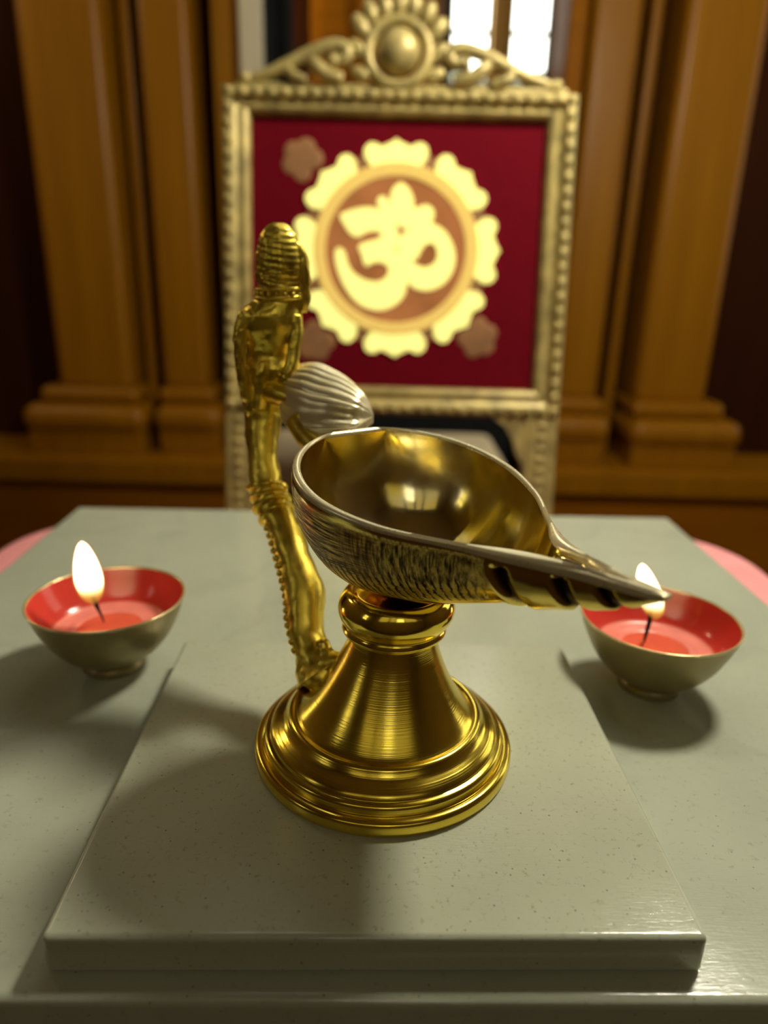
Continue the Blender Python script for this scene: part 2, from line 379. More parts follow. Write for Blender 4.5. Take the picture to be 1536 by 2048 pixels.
slab = obj('marble_tabletop', slab_mesh(0.516, 0.440, 0.020, 0.003), M['slab'], None, True, 35)
slab.location = (0.0032, 0.1515, ZT - 0.020); slab.rotation_euler = (0, 0, math.radians(1.35))
tag(slab, 'large rectangular grey-green marble slab carrying the tile and both candle bowls', 'table top')

def rrect(x0, x1, y0, y1, r, n=10):
    P = []
    for cx, cy, a0 in ((x1 - r, y0 + r, -PI / 2), (x1 - r, y1 - r, 0), (x0 + r, y1 - r, PI / 2), (x0 + r, y0 + r, PI)):
        for k in range(n + 1):
            a = a0 + PI / 2 * k / n; P.append((cx + r * math.cos(a), cy + r * math.sin(a)))
    return P
bm = bmesh.new()
base = []
Q = rrect(-0.313, 0.309, 0.172, 0.625, 0.088, 12)
def dense(Q, m):
    out = []
    for i in range(len(Q)):
        a = Q[i]; b_ = Q[(i + 1) % len(Q)]; L = math.hypot(b_[0] - a[0], b_[1] - a[1]); k = max(1, int(L / m))
        for j in range(k): out.append((a[0] + (b_[0] - a[0]) * j / k, a[1] + (b_[1] - a[1]) * j / k))
    return out
Q = dense(Q, 0.012)
cxq, cyq = -0.002, 0.398
zt2 = ZT - 0.020
def ringQ(scale, z, wob):
    out = []
    for i, p in enumerate(Q):
        w = 1 + wob * math.sin(i * 0.55)
        out.append((cxq + (p[0] - cxq) * scale * w, cyq + (p[1] - cyq) * scale * w, z))
    return out
rings(bm, [ringQ(0.25, zt2, 0), ringQ(0.97, zt2, 0), ringQ(0.99, zt2 - 0.002, 0), ringQ(1.0, zt2 - 0.008, 0), ringQ(1.002, zt2 - 0.05, 0.006),
           ringQ(1.01, zt2 - 0.25, 0.02), ringQ(1.02, FLOOR + 0.012, 0.03)], True, True, True)
bm.normal_update()
tb = empty('draped_table', (0, 0, 0), 0, 'pink cloth-covered table under the marble slab', 'table')
obj('tablecloth', bm, M['pink'], tb)
for sx in (-0.22, 0.215):
    for sy in (0.25, 0.54):
        bm = bmesh.new(); box(bm, sx - .02, sx + .02, sy - .02, sy + .02, FLOOR, zt2 - 0.02, 0.002); obj('leg', bm, M['darkwood'], tb, True, 40)

# ------------------------------------------------------------------ the brass lamp
LX, LY = 0.002, 0.2545
lamp = empty('oil_lamp', (LX, LY, 0), 0, 'polished brass oil lamp with pointed bowl and tall figure handle, on the stone tile', 'oil lamp')
def lean(z):
    return (0.078 * max(0.0, z - 0.012), -0.0028 * max(0.0, 1 - z / 0.045))
bm = bmesh.new()
P1 = [(0.0005, 0.0), (0.0518, 0.0), (0.0525, 0.0006), (0.0528, 0.0020), (0.0528, 0.0042), (0.0523, 0.0054), (0.0512, 0.0059), (0.0500, 0.0060), (0.0493, 0.0058), (0.0489, 0.0063), (0.0490, 0.0076), (0.0488, 0.0088),
      (0.0482, 0.0096), (0.0473, 0.0098), (0.0466, 0.0100)]
P2 = smoothprof([(0.0466, 0.0100), (0.0458, 0.0116), (0.0438, 0.0130), (0.0412, 0.0144), (0.0396, 0.0162)], 4)
P3 = smoothprof([(0.0396, 0.0162), (0.0391, 0.0171), (0.0381, 0.0177), (0.0368, 0.0177), (0.0360, 0.0174)], 3)
P4 = smoothprof([(0.0360, 0.0174), (0.0345, 0.0186), (0.0320, 0.0215), (0.0288, 0.0258), (0.0255, 0.0312), (0.0225, 0.0370), (0.0198, 0.0430), (0.0180, 0.0480), (0.0171, 0.0515)], 6)
lathe(bm, P1 + P2[1:] + P3[1:] + P4[1:], 144, lean)
foot = obj('foot', bm, M['turned'], lamp, True, 50)
bm = bmesh.new()
N1 = smoothprof([(0.0170, 0.0508), (0.0182, 0.0522), (0.0200, 0.0530), (0.0208, 0.0542), (0.0204, 0.0556), (0.0200, 0.0564), (0.0212, 0.0578), (0.0226, 0.0604), (0.0231, 0.0632), (0.0226, 0.0660), (0.0210, 0.0688), (0.0190, 0.0702), (0.0178, 0.0704)], 5)
N2 = [(0.0172, 0.0696), (0.0150, 0.0690), (0.0120, 0.0692), (0.0002, 0.0692)]
lathe(bm, N1 + N2, 128, lean)
obj('neck', bm, M['brass'], lamp, True, 50)

# bowl: teardrop outline in a plane leaning towards the spout
AL, DE = -0.9654, 0.2003
O = Vector((0.0088, 0.0016, 0.1155))
A = Vector((math.cos(AL) * math.cos(DE), math.sin(AL) * math.cos(DE), -math.sin(DE)))
B = Vector((-math.sin(AL), math.cos(AL), 0)); Nn = A.cross(B)
RA, RB, ST = 0.0451, 0.0454, 0.1101
XS = [0, .25, .5, .75, 1.0]; YS = [1, .8246, .4077, .1305, 0.035]
MS = [0] + [(YS[i + 1] - YS[i - 1]) / 0.5 for i in (1, 2, 3)] + [(YS[4] - YS[3]) / 0.25]
def gw(u):
    i = min(3, max(0, int(u / .25))); t = (u - XS[i]) / .25; h = .25
    return YS[i] * (2 * t ** 3 - 3 * t * t + 1) + h * MS[i] * (t ** 3 - 2 * t * t + t) + YS[i + 1] * (-2 * t ** 3 + 3 * t * t) + h * MS[i + 1] * (t ** 3 - t * t)
DU = [0, .07, .14, .21, .28, .35, .42, .49, .56, .63, .70, .77, .84, .91, .98, 1.0]
DV = [.0462, .0450, .0425, .0398, .0366, .0330, .0292, .0254, .0216, .0182, .0150, .0122, .0097, .0068, .0030, .0012]
def interp(u, X, Y):
    if u <= X[0]: return Y[0]
    for i in range(len(X) - 1):
        if u <= X[i + 1]: return Y[i] + (Y[i + 1] - Y[i]) * (u - X[i]) / (X[i + 1] - X[i])
    return Y[-1]
def cen(s):
    u = max(0.0, min(1.0, s / ST)); return O + A * s + (Vector((0, 0, 1)) * 0.0171 + B * 0.0027) * u * u
def wid(s):
    if s < 0: return RB * math.sqrt(max(0, 1 - (s / RA) ** 2))
    return RB * gw(min(1.0, s / ST))
def dep(s):
    if s < 0: return DV[0] * math.sqrt(max(0, 1 - (s / RA) ** 2))
    return interp(s / ST, DU, DV)
SS = [-RA * math.cos(PI / 2 * k / 26) for k in range(26)] + [ST * k / 190 for k in range(191)]
SS[0] = -RA * 0.99985
NTT = 72
def groove(u, v):
    d = 0.0
    edge = min(1, max(0, (v - 0.11) / 0.06))
    for uk, wk in FL:
        x = (u - (uk + 0.075 * v)) / wk
        d = max(d, math.exp(-(x * x) ** 2) * edge)
    return d
FL = ((0.560, 0.020), (0.715, 0.021), (0.835, 0.020))
def flute(u, v):
    """chisel-cut diagonal flutes near the tip"""
    d = 0.0
    d = 0.30 * groove(u, v)
    # swelling between flutes
    if u > 0.56: d -= 0.16 * v * min(1, (u - .56) / .10) * (1 if u < 0.93 else max(0, (1 - u) / 0.07))
    return d
bm = bmesh.new()
uvl = bm.loops.layers.uv.new('UVMap'); fgr = bm.verts.layers.float.new('groove'); fbd = bm.verts.layers.float.new('band'); fsc = bm.verts.layers.float.new('scratch')
rows = []; arc = 0.0; lastp = None
for i, s in enumerate(SS):
    w, D, c = wid(s), dep(s), cen(s)
    e = c - B * w
    if lastp is not None: arc += (e - lastp).length
    lastp = e
    row = []
    for j in range(NTT + 1):
        t = -PI / 2 + PI * j / NTT
        v = 1 - abs(t) / (PI / 2)
        st, ct = math.sin(t), math.cos(t)
        ex = 0.92
        x = w * math.copysign(abs(st) ** ex, st); z = -D * ct ** 1.0
        k = 1.0
        if s > 0: k = 1 - flute(s / ST, v)
        # slight cut line under the engraved band
        vert = bm.verts.new(c + B * x * (0.35 + 0.65 * k if k < 1 else 1 + (k - 1) * .5) + Nn * z * (k if k > 1 else 0.45 + 0.55 * k))
        gr_ = max(0.0, min(1.0, (groove(s / ST, v) - 0.25) / 0.45)) if s > 0 else 0.0
        vert[fgr] = gr_; vert[fbd] = 1.0 if s < 0.052 else max(0.0, 1 - (s - 0.052) / 0.008); vert[fsc] = max(0.0, min(1.0, 1 - (s - 0.012) / 0.020))
        row.append((vert, arc, v))
    rows.append(row)
for r0, r1 in zip(rows[:-1], rows[1:]):
    for j in range(NTT):
        f = bm.faces.new((r0[j][0], r0[j + 1][0], r1[j + 1][0], r1[j][0]))
        for lp, q in zip(f.loops, (r0[j], r0[j + 1], r1[j + 1], r1[j])): lp[uvl].uv = (q[1] + (0.013 if j > NTT / 2 else 0), q[2])
bm.faces.new([q[0] for q in rows[-1]])
bm.faces.new([q[0] for q in reversed(rows[0])])
bmesh.ops.recalc_face_normals(bm, faces=bm.faces)
outer = obj('bowl', bm, M['engraved'], lamp, True, 40)
# rim and cavity
def smap(s):
    """outer station -> inner station"""
    lo, hi = -RA + 0.0036, 0.094
    return lo + (s + RA) / (ST + RA) * (hi - lo) if s > 0.06 else s * (1 - 0.0036 / RA) if s < 0 else s
S60 = 0.06
def smap(s):
    if s < 0: return s * (1 - 0.0036 / RA)
    if s < S60: return s
    return S60 + (s - S60) / (ST - S60) * (0.094 - S60)
def win(si):
    w = wid(si) - (0.0036 if si < 0 else 0.0036 - 0.0012 * min(1, si / 0.07))
    kk = max(0.0, min(1.0, (si - 0.050) / 0.020)); kk = kk * kk * (3 - 2 * kk)
    w = w * (1 - kk) + min(w, 0.44 * wid(si)) * kk
    return max(0.00015, w * (1.0 if si < 0.08 else max(0.02, 1 - (si - 0.08) / 0.0145)))
def din(si):
    if si < 0: return (DV[0] - 0.004) * math.sqrt(max(0, 1 - (si / (RA - 0.0036)) ** 2))
    d = interp(si / ST, DU, DV) - 0.0042
    # the cavity ends in a steep wall before the spout channel
    k = 1 / (1 + math.exp((si - 0.0665) / 0.0016))
    chan = 0.0030 * max(0.0, 1 - max(0, si - 0.066) / 0.028)
    return max(0.00005, d * k + chan * (1 - k))
bm = bmesh.new()
rimloops = {0: [], 1: []}
inner = []
NI = 56
for s in SS:
    si = smap(s); w = win(si); D = din(si); c = cen(si)
    if s == SS[0]: w = 0.0004; D = 0.0004
    row = []
    for j in range(NI + 1):
        t = -PI / 2 + PI * j / NI
        st, ct = math.sin(t), math.cos(t)
        rip = 1.0
        if 0.02 < si < 0.066: rip = 1 + 0.035 * math.sin(si * 420) * ct * min(1, (si - .02) / .02)
        row.append(bm.verts.new(c + B * w * math.copysign(abs(st) ** 0.9, st) - Nn * D * ct * rip))
    inner.append(row)
for r0, r1 in zip(inner[:-1], inner[1:]):
    for j in range(NI): bm.faces.new((r0[j], r1[j], r1[j + 1], r0[j + 1]))
bmesh.ops.recalc_face_normals(bm, faces=bm.faces)
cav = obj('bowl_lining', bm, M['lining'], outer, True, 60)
bm = bmesh.new()
for side in (-1, 1):
    prev = None
    for s in SS:
        si = smap(s); wo = wid(s); wi = win(si)
        if s == SS[0]: wo = 0.0; wi = 0.0
        po = cen(s) + B * side * wo; pi_ = cen(si) + B * side * wi
        mid = po.lerp(pi_, 0.5)
        hgt = 0.0013 if s < 0.05 else 0.0013 + 0.0010 * min(1, (s - 0.05) / 0.03) * (1 if s < 0.09 else max(0, (ST - s) / (ST - 0.09)))
        ks = max(0.0, min(1.0, (s - 0.045) / 0.02))
        L = [po - Nn * (0.0008 + 0.0010 * ks) + B * side * 0.00015 * ks, po + Nn * 0.0002, po.lerp(pi_, 0.22) + Nn * hgt * 0.68, mid + Nn * hgt, po.lerp(pi_, 0.82) + Nn * hgt * 0.7, pi_ + Nn * 0.0001, pi_ - Nn * 0.0006]
        cur = [bm.verts.new(p) for p in L]
        if prev:
            for a, b_ in zip(range(6), range(1, 7)):
                bm.faces.new((prev[a], prev[b_], cur[b_], cur[a]) if side > 0 else (prev[a], cur[a], cur[b_], prev[b_]))
        prev = cur
    if side == -1: endL = prev
for k in range(6):
    bm.faces.new((endL[k], endL[k + 1], prev[k + 1], prev[k]))
bmesh.ops.remove_doubles(bm, verts=bm.verts, dist=0.00003)
bmesh.ops.recalc_face_normals(bm, faces=bm.faces)
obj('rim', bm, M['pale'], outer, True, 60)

# handle stem and figure, points given relative to the lamp's axis at the tile top
def R_(x, y, z): return (x, y, z)
STEM = [(-0.0265, 0.0105, 0.0245, 0.0125), (-0.0285, 0.0125, 0.0272, 0.0098), (-0.0305, 0.0155, 0.0315, 0.0080), (-0.0337, 0.0205, 0.0365, 0.0074), (-0.0353, 0.0265, 0.0430, 0.0085), (-0.0362, 0.0325, 0.0510, 0.0089), (-0.0401, 0.0395, 0.0599, 0.0084),
        (-0.0441, 0.0465, 0.0678, 0.0080), (-0.0480, 0.0535, 0.0748, 0.0078), (-0.0535, 0.0605, 0.0819, 0.0077), (-0.0567, 0.0655, 0.0876, 0.0076), (-0.0584, 0.0695, 0.0937, 0.0073), (-0.0600, 0.0745, 0.1021, 0.0071), (-0.0607, 0.0785, 0.1097, 0.0078), (-0.0608, 0.0815, 0.1163, 0.0085), (-0.0608, 0.0832, 0.1215, 0.0088)]
SP = catmull(STEM, 6)
bm = bmesh.new(); tube(bm, SP, 28)
for v in bm.verts:      # hammered, slightly lumpy casting
    v.co += Vector((1, 1, 0.3)) * (noise.noise(v.co * 160) * 0.0007 + noise.noise(v.co * 420) * 0.0003)
stem = obj('handle', bm, M['cast'], lamp)
bm = bmesh.new()         # moulded collar half way up
def onstem(z):
    for a, b_ in zip(SP[:-1], SP[1:]):
        if a[2] <= z <= b_[2]:
            t = (z - a[2]) / (b_[2] - a[2] + 1e-9); return Vector([a[k] + (b_[k] - a[k]) * t for k in range(4)][:3]), a[3] + (b_[3] - a[3]) * t
    return Vector(SP[-1][:3]), SP[-1][3]
def ringon(bm, z, rr, extra, tilt=0.0, nb=28):
    c, r = onstem(z)
    c2, _ = onstem(z + 0.002); tdir = (c2 - c).normalized()
    u = tdir.cross(Vector((0, 1, 0))).normalized(); v = tdir.cross(u)
    tube(bm, [tuple(c + (u * math.cos(2 * PI * k / nb) + v * math.sin(2 * PI * k / nb)) * (r + extra)) + (rr,) for k in range(nb + 1)], 10, False)
for z, rr, ex in ((0.0795, 0.0013, 0.0002), (0.0832, 0.0017, 0.0004), (0.0866, 0.0014, 0.0002), (0.0895, 0.0012, 0.0)): ringon(bm, z, rr, ex)
c, r = onstem(0.0905); ball(bm, c + Vector((r + 0.0004, -0.003, 0.0)), 0.0027)
ball(bm, c + Vector((-r - 0.0002, -0.001, -0.001)), 0.0020)
obj('collar', bm, M['cast'], stem)
bm = bmesh.new()         # row of beads along the outer side of the lower stem
for k in range(17):
    z = 0.0335 + k * 0.0026
    c, r = onstem(z); ball(bm, c + Vector((-r * 0.90, -r * 0.38, 0)), 0.00165, 1, 1, 1, 10, 8)
for k in range(9):
    z = 0.0415 + k * 0.0045
    c, r = onstem(z); ball(bm, c + Vector((-r * 0.60, -r * 0.74, 0)), 0.0013, 1, 1, 1, 10, 8)
obj('bead_row', bm, M['cast'], stem)
bm = bmesh.new()         # lumpy fillet that joins the stem to the foot
ball(bm, (-0.0262, 0.0090, 0.0262), 0.0095, 1.1, 1.0, 0.8); ball(bm, (-0.0225, 0.0080, 0.0310), 0.0065, 1.2, 0.9, 0.9); ball(bm, (-0.0262, 0.0120, 0.0380), 0.0032); ball(bm, (-0.0250, 0.0100, 0.0345), 0.0040)
ball(bm, (-0.0195, 0.0070, 0.0335), 0.0050, 1.3, 0.9, 0.8); ball(bm, (-0.0300, 0.0140, 0.0290), 0.0085)
fl_ = obj('handle_root', bm, M['cast'], stem)
md = fl_.modifiers.new('r', 'REMESH'); md.mode = 'VOXEL'; md.voxel_size = 0.0007
md = fl_.modifiers.new('s', 'SMOOTH'); md.iterations = 6; md.factor = 0.5
bake(fl_)

# hooded figure: one continuous body
BODY = [(-0.0608, 0.0828, 0.1205, 0.0090), (-0.0606, 0.0838, 0.1260, 0.0098), (-0.0600, 0.0845, 0.1310, 0.0106), (-0.0588, 0.0855, 0.1371, 0.0112), (-0.0575, 0.0855, 0.1430, 0.0124), (-0.0577, 0.0855, 0.1483, 0.0106), (-0.0574, 0.0855, 0.1534, 0.0112), (-0.0572, 0.0855, 0.1591, 0.0134),
        (-0.0570, 0.0855, 0.1636, 0.0147), (-0.0563, 0.0855, 0.1676, 0.0143), (-0.0549, 0.0855, 0.1710, 0.0126), (-0.0527, 0.0855, 0.1740, 0.0108), (-0.0522, 0.0855, 0.1770, 0.0103)]
HEAD = [(-0.0523, 0.0855, 0.1735, 0.0098), (-0.0516, 0.0855, 0.1763, 0.0101), (-0.0517, 0.0855, 0.1802, 0.0104), (-0.0518, 0.0855, 0.1856, 0.0108), (-0.0518, 0.0855, 0.1909, 0.0107), (-0.0518, 0.0855, 0.1956, 0.0099), (-0.0520, 0.0855, 0.1997, 0.0087), (-0.0520, 0.0855, 0.2030, 0.0070), (-0.0521, 0.0855, 0.2053, 0.0048), (-0.0519, 0.0855, 0.2066, 0.0022)]
bm = bmesh.new()
def hloft(P, dep, n=40, fn=None):
    lo = []
    for (x, y, z, r) in catmull(P, 8):
        L = []
        for k in range(n):
            a = 2 * PI * k / n
            f = 1.0 if fn is None else fn(a, z)
            L.append((x + r * f * math.cos(a), y + r * f * dep * math.sin(a), z))
        lo.append(L)
    rings(bm, lo)
def belly(a, z):
    f = 1.0
    d = (a + PI / 2 + PI) % (2 * PI) - PI       # 0 = facing the viewer
    f += 0.10 * math.exp(-((z - 0.1390) / 0.004) ** 2 - (d - 0.35) ** 2 / 0.18)
    f -= 0.10 * math.exp(-((z - 0.1500) / 0.003) ** 2 - (d - 0.2) ** 2 / 0.5)
    f += 0.05 * math.exp(-((z - 0.1600) / 0.004) ** 2 - (abs(d) - 0.55) ** 2 / 0.08)
    return f
hloft(BODY, 0.78, 44, belly)
def hood(a, z):
    f = 1.0 + 0.030 * math.sin((z + 0.0022 * math.cos(a + 0.9)) * 2 * PI / 0.0027) * (0.5 - 0.5 * math.sin(a))
    d = (a + PI / 2 + PI) % (2 * PI) - PI
    if 0.1795 < z < 0.1835: f -= 0.05 * (0.5 - 0.5 * math.sin(a))      # brow line under the hood
    f += 0.05 * math.exp(-((d - 0.15) / 0.10) ** 2) * (1 if z > 0.184 else 0.3)
    return f
hloft(HEAD, 0.86, 44, hood)
tube(bm, catmull([(-0.0655, 0.0800, 0.1668, 0.0046), (-0.0684, 0.0785, 0.1610, 0.0038), (-0.0694, 0.0770, 0.1540, 0.0030), (-0.0694, 0.0768, 0.1450, 0.0027), (-0.0684, 0.0775, 0.1358, 0.0029), (-0.0664, 0.0785, 0.1275, 0.0033), (-0.0644, 0.0800, 0.1195, 0.0036)], 5), 14)
tube(bm, catmull([(-0.0455, 0.0820, 0.1665, 0.0040), (-0.0440, 0.0800, 0.1600, 0.0032), (-0.0452, 0.0775, 0.1520, 0.0030), (-0.0460, 0.0760, 0.1450, 0.0034), (-0.0480, 0.0755, 0.1410, 0.0040)], 5), 14)
ball(bm, (-0.0478, 0.0755, 0.1395), 0.0042); ball(bm, (-0.0470, 0.0750, 0.1360), 0.0028); ball(bm, (-0.0520, 0.0755, 0.1345), 0.0030)
tube(bm, catmull([(-0.0590, 0.0765, 0.1465, 0.0022), (-0.0600, 0.0752, 0.1400, 0.0026), (-0.0610, 0.0755, 0.1320, 0.0026), (-0.0620, 0.0765, 0.1250, 0.0026)], 5), 12)
tube(bm, catmull([(-0.0440, 0.0840, 0.1975, 0.0020), (-0.0418, 0.0845, 0.1930, 0.0026), (-0.0408, 0.0845, 0.1870, 0.0029), (-0.0406, 0.0845, 0.1800, 0.0029), (-0.0408, 0.0845, 0.1740, 0.0028), (-0.0425, 0.0850, 0.1690, 0.0028)], 5), 14)
fig = obj('figure', bm, M['cast'], lamp)
md = fig.modifiers.new('r', 'REMESH'); md.mode = 'VOXEL'; md.voxel_size = 0.00055
md = fig.modifiers.new('s', 'SMOOTH'); md.iterations = 3; md.factor = 0.5
bake(fig)
for v in fig.data.vertices:
    v.co += Vector((1, 1, 0.4)) * (noise.noise(v.co * 230) * 0.00045 + noise.noise(v.co * 700) * 0.00016)
bm = bmesh.new()
for z, rr, R1 in ((0.1748, 0.0011, 0.0107), (0.1785, 0.0009, 0.0105)):
    tube(bm, [(-0.0521 + R1 * math.cos(2 * PI * k / 36), 0.0855 + 0.86 * R1 * math.sin(2 * PI * k / 36), z + 0.0006 * math.cos(2 * PI * k / 36), rr) for k in range(37)], 10, False)
for k in range(9):
    a = -PI * 0.95 + PI * 0.9 * k / 8
    ball(bm, (-0.0521 + 0.0106 * math.cos(a), 0.0855 + 0.0093 * math.sin(a), 0.1766), 0.0011)
obj('necklace', bm, M['cast'], fig)

# ribbed shell leaf bridging figure and rim
UP = catmull([(-0.0470, 0.0815, 0.1420), (-0.0415, 0.0838, 0.1444), (-0.0337, 0.0840, 0.1446), (-0.0262, 0.0835, 0.1415), (-0.0195, 0.0815, 0.1376), (-0.0122, 0.0745, 0.1318), (-0.0078, 0.0625, 0.1263)], 6)
LO = catmull([(-0.0510, 0.0715, 0.1310), (-0.0500, 0.0650, 0.1265), (-0.0455, 0.0565, 0.1238), (-0.0385, 0.0500, 0.1226), (-0.0280, 0.0440, 0.1236), (-0.0155, 0.0440, 0.1246), (-0.0078, 0.0615, 0.1258)], 6)
nb = 72
def leafpt(i, j, off=0.0):
    b_ = j / nb
    u = Vector(UP[i]); l_ = Vector(LO[i]); p = u.lerp(l_, b_)
    wdt = (u - l_).length
    nrm = Vector((0.05, -0.42, 0.90))
    hump = math.sin(PI * min(1, b_ * 1.02)) ** 0.7 * wdt * 0.20
    amt = min(1, wdt / 0.02)
    ribs = 0.00125 * amt * abs(math.sin(b_ * 7.5 * PI)) ** 0.55 if b_ < 0.80 else 0.0
    dent = -0.0016 * math.exp(-((b_ - 0.86) / 0.07) ** 2) * amt
    return p + nrm * (hump + ribs + dent + off)
bm = bmesh.new()
top = [[bm.verts.new(leafpt(i, j)) for j in range(nb + 1)] for i in range(len(UP))]
bot = [[bm.verts.new(leafpt(i, j) * 1.0 - Vector((0, -0.0008, 0.0032 + 0.0 * j))) for j in range(nb + 1)] for i in range(len(UP))]
for i in range(len(UP) - 1):
    for j in range(nb):
        bm.faces.new((top[i][j], top[i + 1][j], top[i + 1][j + 1], top[i][j + 1]))
        bm.faces.new((bot[i][j], bot[i][j + 1], bot[i + 1][j + 1], bot[i + 1][j]))
    bm.faces.new((top[i][0], bot[i][0], bot[i + 1][0], top[i + 1][0]))
    bm.faces.new((top[i][nb], top[i + 1][nb], bot[i + 1][nb], bot[i][nb]))
for i in (0, len(UP) - 1):
    for j in range(nb): bm.faces.new((top[i][j], top[i][j + 1], bot[i][j + 1], bot[i][j]))
bmesh.ops.recalc_face_normals(bm, faces=bm.faces)
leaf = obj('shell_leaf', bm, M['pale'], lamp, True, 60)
bm = bmesh.new()
tube(bm, catmull([(-0.0420, 0.0590, 0.1235, 0.0050), (-0.0350, 0.0500, 0.1170, 0.0052), (-0.0270, 0.0420, 0.1130, 0.0050)], 5), 16)
tube(bm, catmull([(-0.0560, 0.0800, 0.1330, 0.0060), (-0.0490, 0.0740, 0.1320, 0.0058), (-0.0400, 0.0670, 0.1300, 0.0050)], 5), 16)
obj('leaf_bracket', bm, M['cast'], leaf)


# ------------------------------------------------------------------ candle bowls
def candle_bowl(loc, label, lean_x, wick_pts, flame_h, flame_w, flame_dx=0.0):
    t = empty('candle_bowl', loc, 0, label, 'candle bowl', 'lit candle bowls on the marble slab')
    n = 72
    bm = bmesh.new()
    Pf = smoothprof([(0.0150, 0.0), (0.0158, 0.0012), (0.0156, 0.0035), (0.0140, 0.0055), (0.0138, 0.0068)], 4)
    lathe(bm, Pf, n, cap0=True); obj('foot', bm, M['bowl_out'], t, True, 50)
    bm = bmesh.new()
    Po = smoothprof([(0.0020, 0.0062), (0.0140, 0.0066), (0.0225, 0.0105), (0.0300, 0.0190), (0.0355, 0.0300), (0.0388, 0.0392)], 6)
    lathe(bm, Po, n, cap0=True); sh = obj('bowl', bm, M['bowl_out'], t, True, 60)
    bm = bmesh.new()
    lathe(bm, smoothprof([(0.0386, 0.0388), (0.0391, 0.0396), (0.0388, 0.0402), (0.0380, 0.0401), (0.0376, 0.0394)], 3), n); obj('rim', bm, M['rim_gold'], sh)
    bm = bmesh.new()
    Pi = smoothprof([(0.0377, 0.0396), (0.0342, 0.0310), (0.0294, 0.0240), (0.0220, 0.0200), (0.0140, 0.0190), (0.0008, 0.0188)], 6)
    lathe(bm, Pi, n); obj('enamel_lining', bm, M['enamel'], sh)
    bm = bmesh.new()
    lathe(bm, smoothprof([(0.0006, 0.0227), (0.0100, 0.0225), (0.0165, 0.0222)], 4), n, cap0=True)
    wx = obj('wax', bm, M['wax'], t)
    bm = bmesh.new()
    lathe(bm, smoothprof([(0.0163, 0.0221), (0.0175, 0.0226), (0.0195, 0.0226), (0.0222, 0.0219), (0.0268, 0.0224), (0.0283, 0.0234)], 5), n)
    obj('wax_ring', bm, M['waxring'], wx)
    bm = bmesh.new(); tube(bm, catmull(wick_pts, 4), 10); obj('wick', bm, M['wick'], t)
    bx, by, bz = wick_pts[-1][:3]; bz -= 0.0062; bx += flame_dx
    def teardrop(k, wmul, h):
        bm = bmesh.new()
        pr = smoothprof([(0.0003, 0.0), (0.42, 0.07), (0.78, 0.18), (0.98, 0.36), (0.93, 0.55), (0.70, 0.76), (0.36, 0.93), (0.02, 1.0)], 5)
        lathe(bm, [(r * flame_w * wmul, z * h) for r, z in pr], 28, lambda z: (lean_x * z / h, 0), False, False)
        for v in bm.verts: v.co += Vector((bx, by, bz + k))
        return bm
    fl = obj('flame', teardrop(0.0, 1.0, flame_h), M['flame'], t)
    obj('flame_bloom_shell', teardrop(-0.0006, 1.14, flame_h * 1.05), M['halo'], fl)
    return t
candle_bowl((-0.1413, 0.3320, ZT), 'lit candle bowl left of the lamp, its whole flame in view', -0.0022,
            [(-0.0050, 0.0050, 0.0222, 0.0004), (-0.0056, 0.0035, 0.0275, 0.0006), (-0.0068, 0.0015, 0.0350, 0.0012), (-0.0076, 0.0005, 0.0415, 0.0011)], 0.0345, 0.0068)
candle_bowl((0.1408, 0.3255, ZT), "lit candle bowl right of the lamp, partly hidden by the tip of its spout", -0.0110,
            [(-0.0035, 0.0060, 0.0222, 0.0006), (-0.0036, 0.0045, 0.0290, 0.0010), (-0.0038, 0.0025, 0.0370, 0.0012), (-0.0052, 0.0010, 0.0445, 0.0009)], 0.0300, 0.0062, 0.0036)

# ------------------------------------------------------------------ framed emblem on legs
LEANB = math.atan2(0.1678, 0.9858)
scr = empty('framed_panel', (0, 0.936, -0.116), 0, 'pale gilt framed crimson panel with glowing emblem and carved crest, standing behind the table', 'framed panel')
scr.rotation_euler = (-LEANB, 0, 0)      # local x right, z up along the panel, -y to the viewer
X0, X1, XI0, XI1 = -0.2165, 0.2300, -0.1815, 0.1935
Z0, Z1, ZI0, ZI1 = 0.1180, 0.5200, 0.1540, 0.4890
def moulding(bm, x0, x1, xi0, xi1, z0, z1, zi0, zi1):
    prof = [(0.0, 0.016), (0.0, -0.006), (0.10, -0.012), (0.34, -0.012), (0.40, -0.007), (0.55, -0.004), (0.80, -0.009), (0.92, -0.006), (1.0, 0.004), (1.0, 0.012)]
    loops = []
    for f, y in prof:
        a, b_, c_, d_ = x0 + (xi0 - x0) * f, x1 + (xi1 - x1) * f, z0 + (zi0 - z0) * f, z1 + (zi1 - z1) * f
        loops.append([(a, y, c_), (b_, y, c_), (b_, y, d_), (a, y, d_)])
    rings(bm, loops, True, False, False)
    bmesh.ops.recalc_face_normals(bm, faces=bm.faces)
bm = bmesh.new(); moulding(bm, X0, X1, XI0, XI1, Z0, Z1, ZI0, ZI1)
fr = obj('frame', bm, M['gilt'], scr, True, 25)
bm = bmesh.new()
nx, nz = 24, 21
for k in range(nx + 1):
    x = X0 + 0.0085 + (X1 - X0 - 0.017) * k / nx
    for z in (Z1 - 0.0085, Z0 + 0.0085): ball(bm, (x, -0.012, z), 0.0060, 1, 0.8, 1, 12, 8)
for k in range(1, nz):
    z = Z0 + 0.0085 + (Z1 - Z0 - 0.017) * k / nz
    for x in (X0 + 0.0085, X1 - 0.0085): ball(bm, (x, -0.012, z), 0.0060, 1, 0.8, 1, 12, 8)
obj('bead_moulding', bm, M['gilt'], fr)
LEGB = (FLOOR + 0.116) / math.cos(LEANB) + 0.0035
